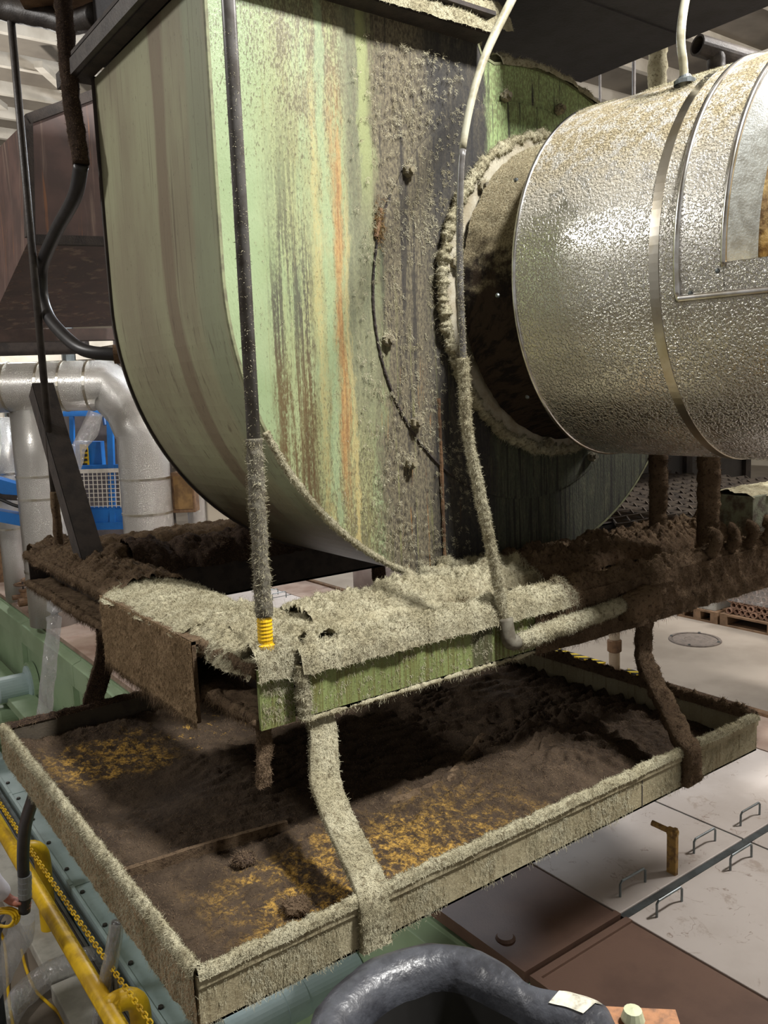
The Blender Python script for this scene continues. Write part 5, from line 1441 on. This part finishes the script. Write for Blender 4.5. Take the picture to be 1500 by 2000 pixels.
for r_ in range(9):
    for c_ in range(15):
        o = bpy.data.objects.new('cardboard_tube', tme); COL.objects.link(o)
        o.location = (xb+.03+.01*((r_*7+c_*3) % 4), yB-.14-(c_+.5*(r_ % 2))*.073, ZR+.175+r_*.064)
        o['label'] = 'brown cardboard tube in the plastic-wrapped bundle on the right pallet'; o['category'] = 'cardboard tube'; o['group'] = 'wrapped cardboard tubes'
xx, zz = np.meshgrid(np.linspace(yB-1.26, yB-.09, 60), np.linspace(ZR+.30, ZR+.80, 24), indexing='ij')
Gq = np.stack([np.full_like(xx, xb+.015), xx, zz], -1)
obj('plastic_wrap', sheet(Gq, .02*fbm(Gq*np.array([1, 5, 22]), 3), np.array([-1.0, 0, 0])), PLASTIC, smooth=True, label='clear stretch wrap pulled over the bundle of tubes', category='plastic wrap')

# ------------------------------------------------------------------ black tub in front of the camera
tub = thing('black_tub', 'scuffed black plastic tub with a thick rolled rim in the foreground', 'tub', (.48, .55, 2.52))
ZU = 2.78
out_px = [(605, 1985), (625, 1955), (660, 1915), (720, 1870), (800, 1845), (870, 1840), (930, 1850), (985, 1880), (1035, 1918), (1060, 1926), (1120, 1935), (1180, 1955), (1203, 1990)]
in_px = [(690, 2000), (712, 1975), (745, 1945), (790, 1918), (835, 1903), (880, 1900), (920, 1912), (955, 1930), (1000, 1950), (1030, 1972), (1060, 1985), (1110, 2000), (1150, 2030)]
o2 = np.array([pz(*p, ZU) for p in out_px]); i2 = np.array([pz(*p, ZU-.004) for p in in_px])
near_o = np.array([(.585, .44, ZU), (.53, .405, ZU), (.46, .405, ZU), (.395, .44, ZU), (.352, .50, ZU), (.338, .57, ZU), (.350, .64, ZU)])
near_i = np.array([(.535, .475, ZU), (.505, .452, ZU), (.46, .447, ZU), (.418, .470, ZU), (.388, .52, ZU), (.377, .575, ZU), (.386, .622, ZU)])
O_ = np.vstack([o2, near_o]); I_ = np.vstack([i2, near_i])
def closed(P, m=160):
    Q = np.vstack([P, P[:1]])
    Pp = np.vstack([P[-2:], P, P[:3]])
    out = []
    for i in range(2, len(P)+2):
        tt_ = np.linspace(0, 1, 12, endpoint=False)[:, None]; a, b, c, d = Pp[i-1], Pp[i], Pp[i+1], Pp[i+2]
        out.append(.5*((2*b)+(-a+c)*tt_+(2*a-5*b+4*c-d)*tt_**2+(-a+3*b-3*c+d)*tt_**3))
    return np.vstack(out)
O_, I_ = closed(O_), closed(I_)
m_ = len(O_)
cen = (O_+I_).mean(0)/2
up_ = np.array([0, 0, 1.0])
C_ = I_.mean(0)
rows = [O_*1.0-up_*.060, O_-up_*.020, O_*.93+I_*.07+up_*.000, O_*.6+I_*.4+up_*.010, O_*.25+I_*.75+up_*.006, I_-up_*.006, I_+(C_-I_)*.02-up_*.022, I_+(C_-I_)*.05-up_*.06, I_+(C_-I_)*.12-up_*.14, I_+(C_-I_)*.25-up_*.20, I_+(C_-I_)*.97-up_*.205]
V = np.stack(rows, 0); nr = len(rows)
V = V+(fbm(V*26, 3)-.5)[..., None]*np.array([.003, .003, .004])
Fc = []
for r_ in range(nr-1):
    for j in range(m_):
        k = (j+1) % m_; Fc.append((r_*m_+j, r_*m_+k, (r_+1)*m_+k, (r_+1)*m_+j))
Fr = [f for f in Fc if f[0] < 6*m_]; Fi = [f for f in Fc if f[0] >= 6*m_]
Vf = V.reshape(-1, 3)
obj('rolled_rim', (Vf, Fr), TUBBLACK, tub, smooth=True)
obj('bowl', (Vf, Fi), plain('tub_inside', rgb(34,33,32), rgb(26,25,24), 12, .6), tub, smooth=True)
obj('wet_patch', lathe((C_[0]+.0, C_[1]+.02, ZU-.198), (0, 0, 1), [(0, .004), (.06, .003), (.09, 0)], 24), plain('tub_sediment', rgb(110,106,72), rgb(84,80,54), 20, .5), tub)
def scr_x(p):
    q = W2C @ (p-CAM); return 750+F_PX*q[0]/q[2]
js = [j for j in range(m_) if 1090 < scr_x(V[3, j]) < 1172 and .505 < V[3, j, 1] < .575 and V[3, j, 0] > .55]
Gt_ = np.stack([V[r_, js] for r_ in (3, 4)], 0); Gt_ = np.concatenate([Gt_[:1]*.3+V[2:3, js]*.7, Gt_[:1], Gt_[1:]], 0)
obj('tape_patch', sheet(Gt_, np.full(Gt_.shape[:2], .0015), up_), TAPE, tub, smooth=True)
t = thing('rusty_bracket', 'orange rusted bracket with a pale bolt cap beside the black tub', 'bracket', pz(1240, 1995, ZU-.02))
br = pz(1245, 2003, ZU-.02)
obj('bar', obox(br, np.array([.03, -.028, 0]), np.array([.012, .013, 0]), np.array([0, 0, .006])), plain('orange_rust', rgb(150,106,74), rgb(110,80,60), 60, .8, bump=.4), t)
obj('bolt_cap', lathe(pz(1236, 1990, ZU-.010), (0, 0, 1), [(0, .012), (.009, .010), (.012, 0)], 14), plain('pale_cap', rgb(176,180,150), rgb(150,154,126), 30, .5), t)

# ------------------------------------------------------------------ the person holding the hose (only a forearm is in view)
rgt = np.array([math.sin(AZ), -math.cos(AZ), 0]); fwd = np.array([math.cos(AZ), math.sin(AZ), 0])
base = hp-rgt*.40+fwd*.12; base[2] = ZA
def B(r, f, z): return base+rgt*r+fwd*f+np.array([0, 0, z])
def skin_mesh(name, verts, edges, radii, rootv, mat, parent, sub=2):
    me = bpy.data.meshes.new(name)
    rl = root_loc(parent) if parent is not None else np.zeros(3)
    me.from_pydata([tuple(np.asarray(v)-rl) for v in verts], edges, []); me.update()
    o = bpy.data.objects.new(name, me); COL.objects.link(o)
    if parent is not None: o.parent = parent
    sk = o.modifiers.new('skin', 'SKIN'); sk.use_smooth_shade = True
    for i, v in enumerate(me.skin_vertices[0].data):
        v.radius = (radii[i], radii[i]) if not isinstance(radii[i], tuple) else radii[i]
        v.use_root = i == rootv
    sb = o.modifiers.new('sub', 'SUBSURF'); sb.levels = sub; sb.render_levels = sub
    me.materials.append(mat)
    return o
# arm runs from the shoulder down to the hand on the hose
sh = B(.17, 0, 1.43); el = hp+np.array([0, 0, .20])-rgt*.16-fwd*.04; wr = hp-rgt*.055+np.array([0, 0, .035])
pal = hp-rgt*.010+np.array([0, 0, .005])
verts = [B(0, 0, .95), B(0, 0, 1.2), B(0, 0, 1.42), B(0, 0, 1.52), B(.01, -.01, 1.60), B(.01, -.02, 1.70), sh, el, wr, pal,
         B(-.18, 0, 1.43), B(-.26, -.05, 1.14), B(-.14, -.26, 1.02), B(-.09, -.32, 1.0),
         B(.09, 0, .9), B(.10, -.02, .48), B(.10, .02, .08), B(.10, -.14, .03), B(-.09, 0, .9), B(-.10, .02, .48), B(-.10, .05, .08), B(-.10, -.11, .03)]
edges = [(0,1),(1,2),(2,3),(3,4),(4,5),(2,6),(6,7),(7,8),(8,9),(2,10),(10,11),(11,12),(12,13),(0,14),(14,15),(15,16),(16,17),(0,18),(18,19),(19,20),(20,21)]
radii = [(.15,.11),(.14,.10),(.15,.10),.055,.085,.09,.06,.042,.028,(.040,.028),.06,.045,.03,.035,.085,.06,.045,.035,.085,.06,.045,.035]
# fingers curl round the hose, thumb from the side of the palm
fz = [.032, .012, -.010, -.030]
tipv = []
for k, z in enumerate(fz):
    s0 = len(verts); L = (1.0, 1.08, 1.02, .85)[k]
    verts += [pal+rgt*.022+fwd*.030+up_*z, pal+rgt*.055*L+fwd*.030+up_*z, pal+rgt*.075*L-fwd*.005+up_*(z-.004), pal+rgt*.060*L-fwd*.032+up_*(z-.006)]
    edges += [(9, s0), (s0, s0+1), (s0+1, s0+2), (s0+2, s0+3)]; radii += [.011, .0095, .009, .008]
s0 = len(verts)
verts += [pal-fwd*.030+up_*.025, pal+rgt*.022-fwd*.045+up_*.035, pal+rgt*.046-fwd*.044+up_*.030]
edges += [(9, s0), (s0, s0+1), (s0+1, s0+2)]; radii += [.013, .011, .009]
person = skin_mesh('person', verts, edges, radii, 0, SKIN, None)
person['label'] = 'person in a white coat at the left edge gripping the black hose'; person['category'] = 'person'
cv = [B(0, 0, .78), B(0, 0, .95), B(0, 0, 1.2), B(0, 0, 1.43), sh, el, hp-rgt*.075+np.array([0, 0, .05]), B(-.18, 0, 1.43), B(-.26, -.05, 1.14), B(-.15, -.24, 1.03)]
skin_mesh('white_coat', cv, [(0,1),(1,2),(2,3),(3,4),(4,5),(5,6),(3,7),(7,8),(8,9)], [(.20,.15),(.18,.14),(.17,.13),(.17,.12),.085,.075,.062,.085,.07,.06], 1, WHITE, person)
tv = [B(0, 0, .97), B(.09, 0, .88), B(.10, -.02, .48), B(.10, .02, .10), B(-.09, 0, .88), B(-.10, .02, .48), B(-.10, .05, .10)]
skin_mesh('trousers', tv, [(0,1),(1,2),(2,3),(0,4),(4,5),(5,6)], [(.16,.12),.11,.085,.07,.11,.085,.07], 0, TROUSER, person)
hv = [B(.01, .02, 1.66), B(.01, .03, 1.73)]
skin_mesh('hair', hv, [(0, 1)], [.095, .085], 0, HAIR, person)
cn = thing('cord_coil', 'coil of yellow cord hooked over the wrist at the left edge', 'cord', hp-rgt*.08+np.array([0, 0, -.05]))
cq = hp-rgt*.09+np.array([0, 0, -.06])
for k in range(3):
    aa = np.linspace(0, 2*np.pi, 20)
    P = np.stack([cq+rgt*(.07+.012*k)*math.cos(x)+up_*(.045+.008*k)*math.sin(x)+fwd*(-.05+.012*k+.01*math.sin(2*x)) for x in aa])
    obj('loop', sweep(P, ring(.009, 8), up=fwd), YELLOW, cn, smooth=True)
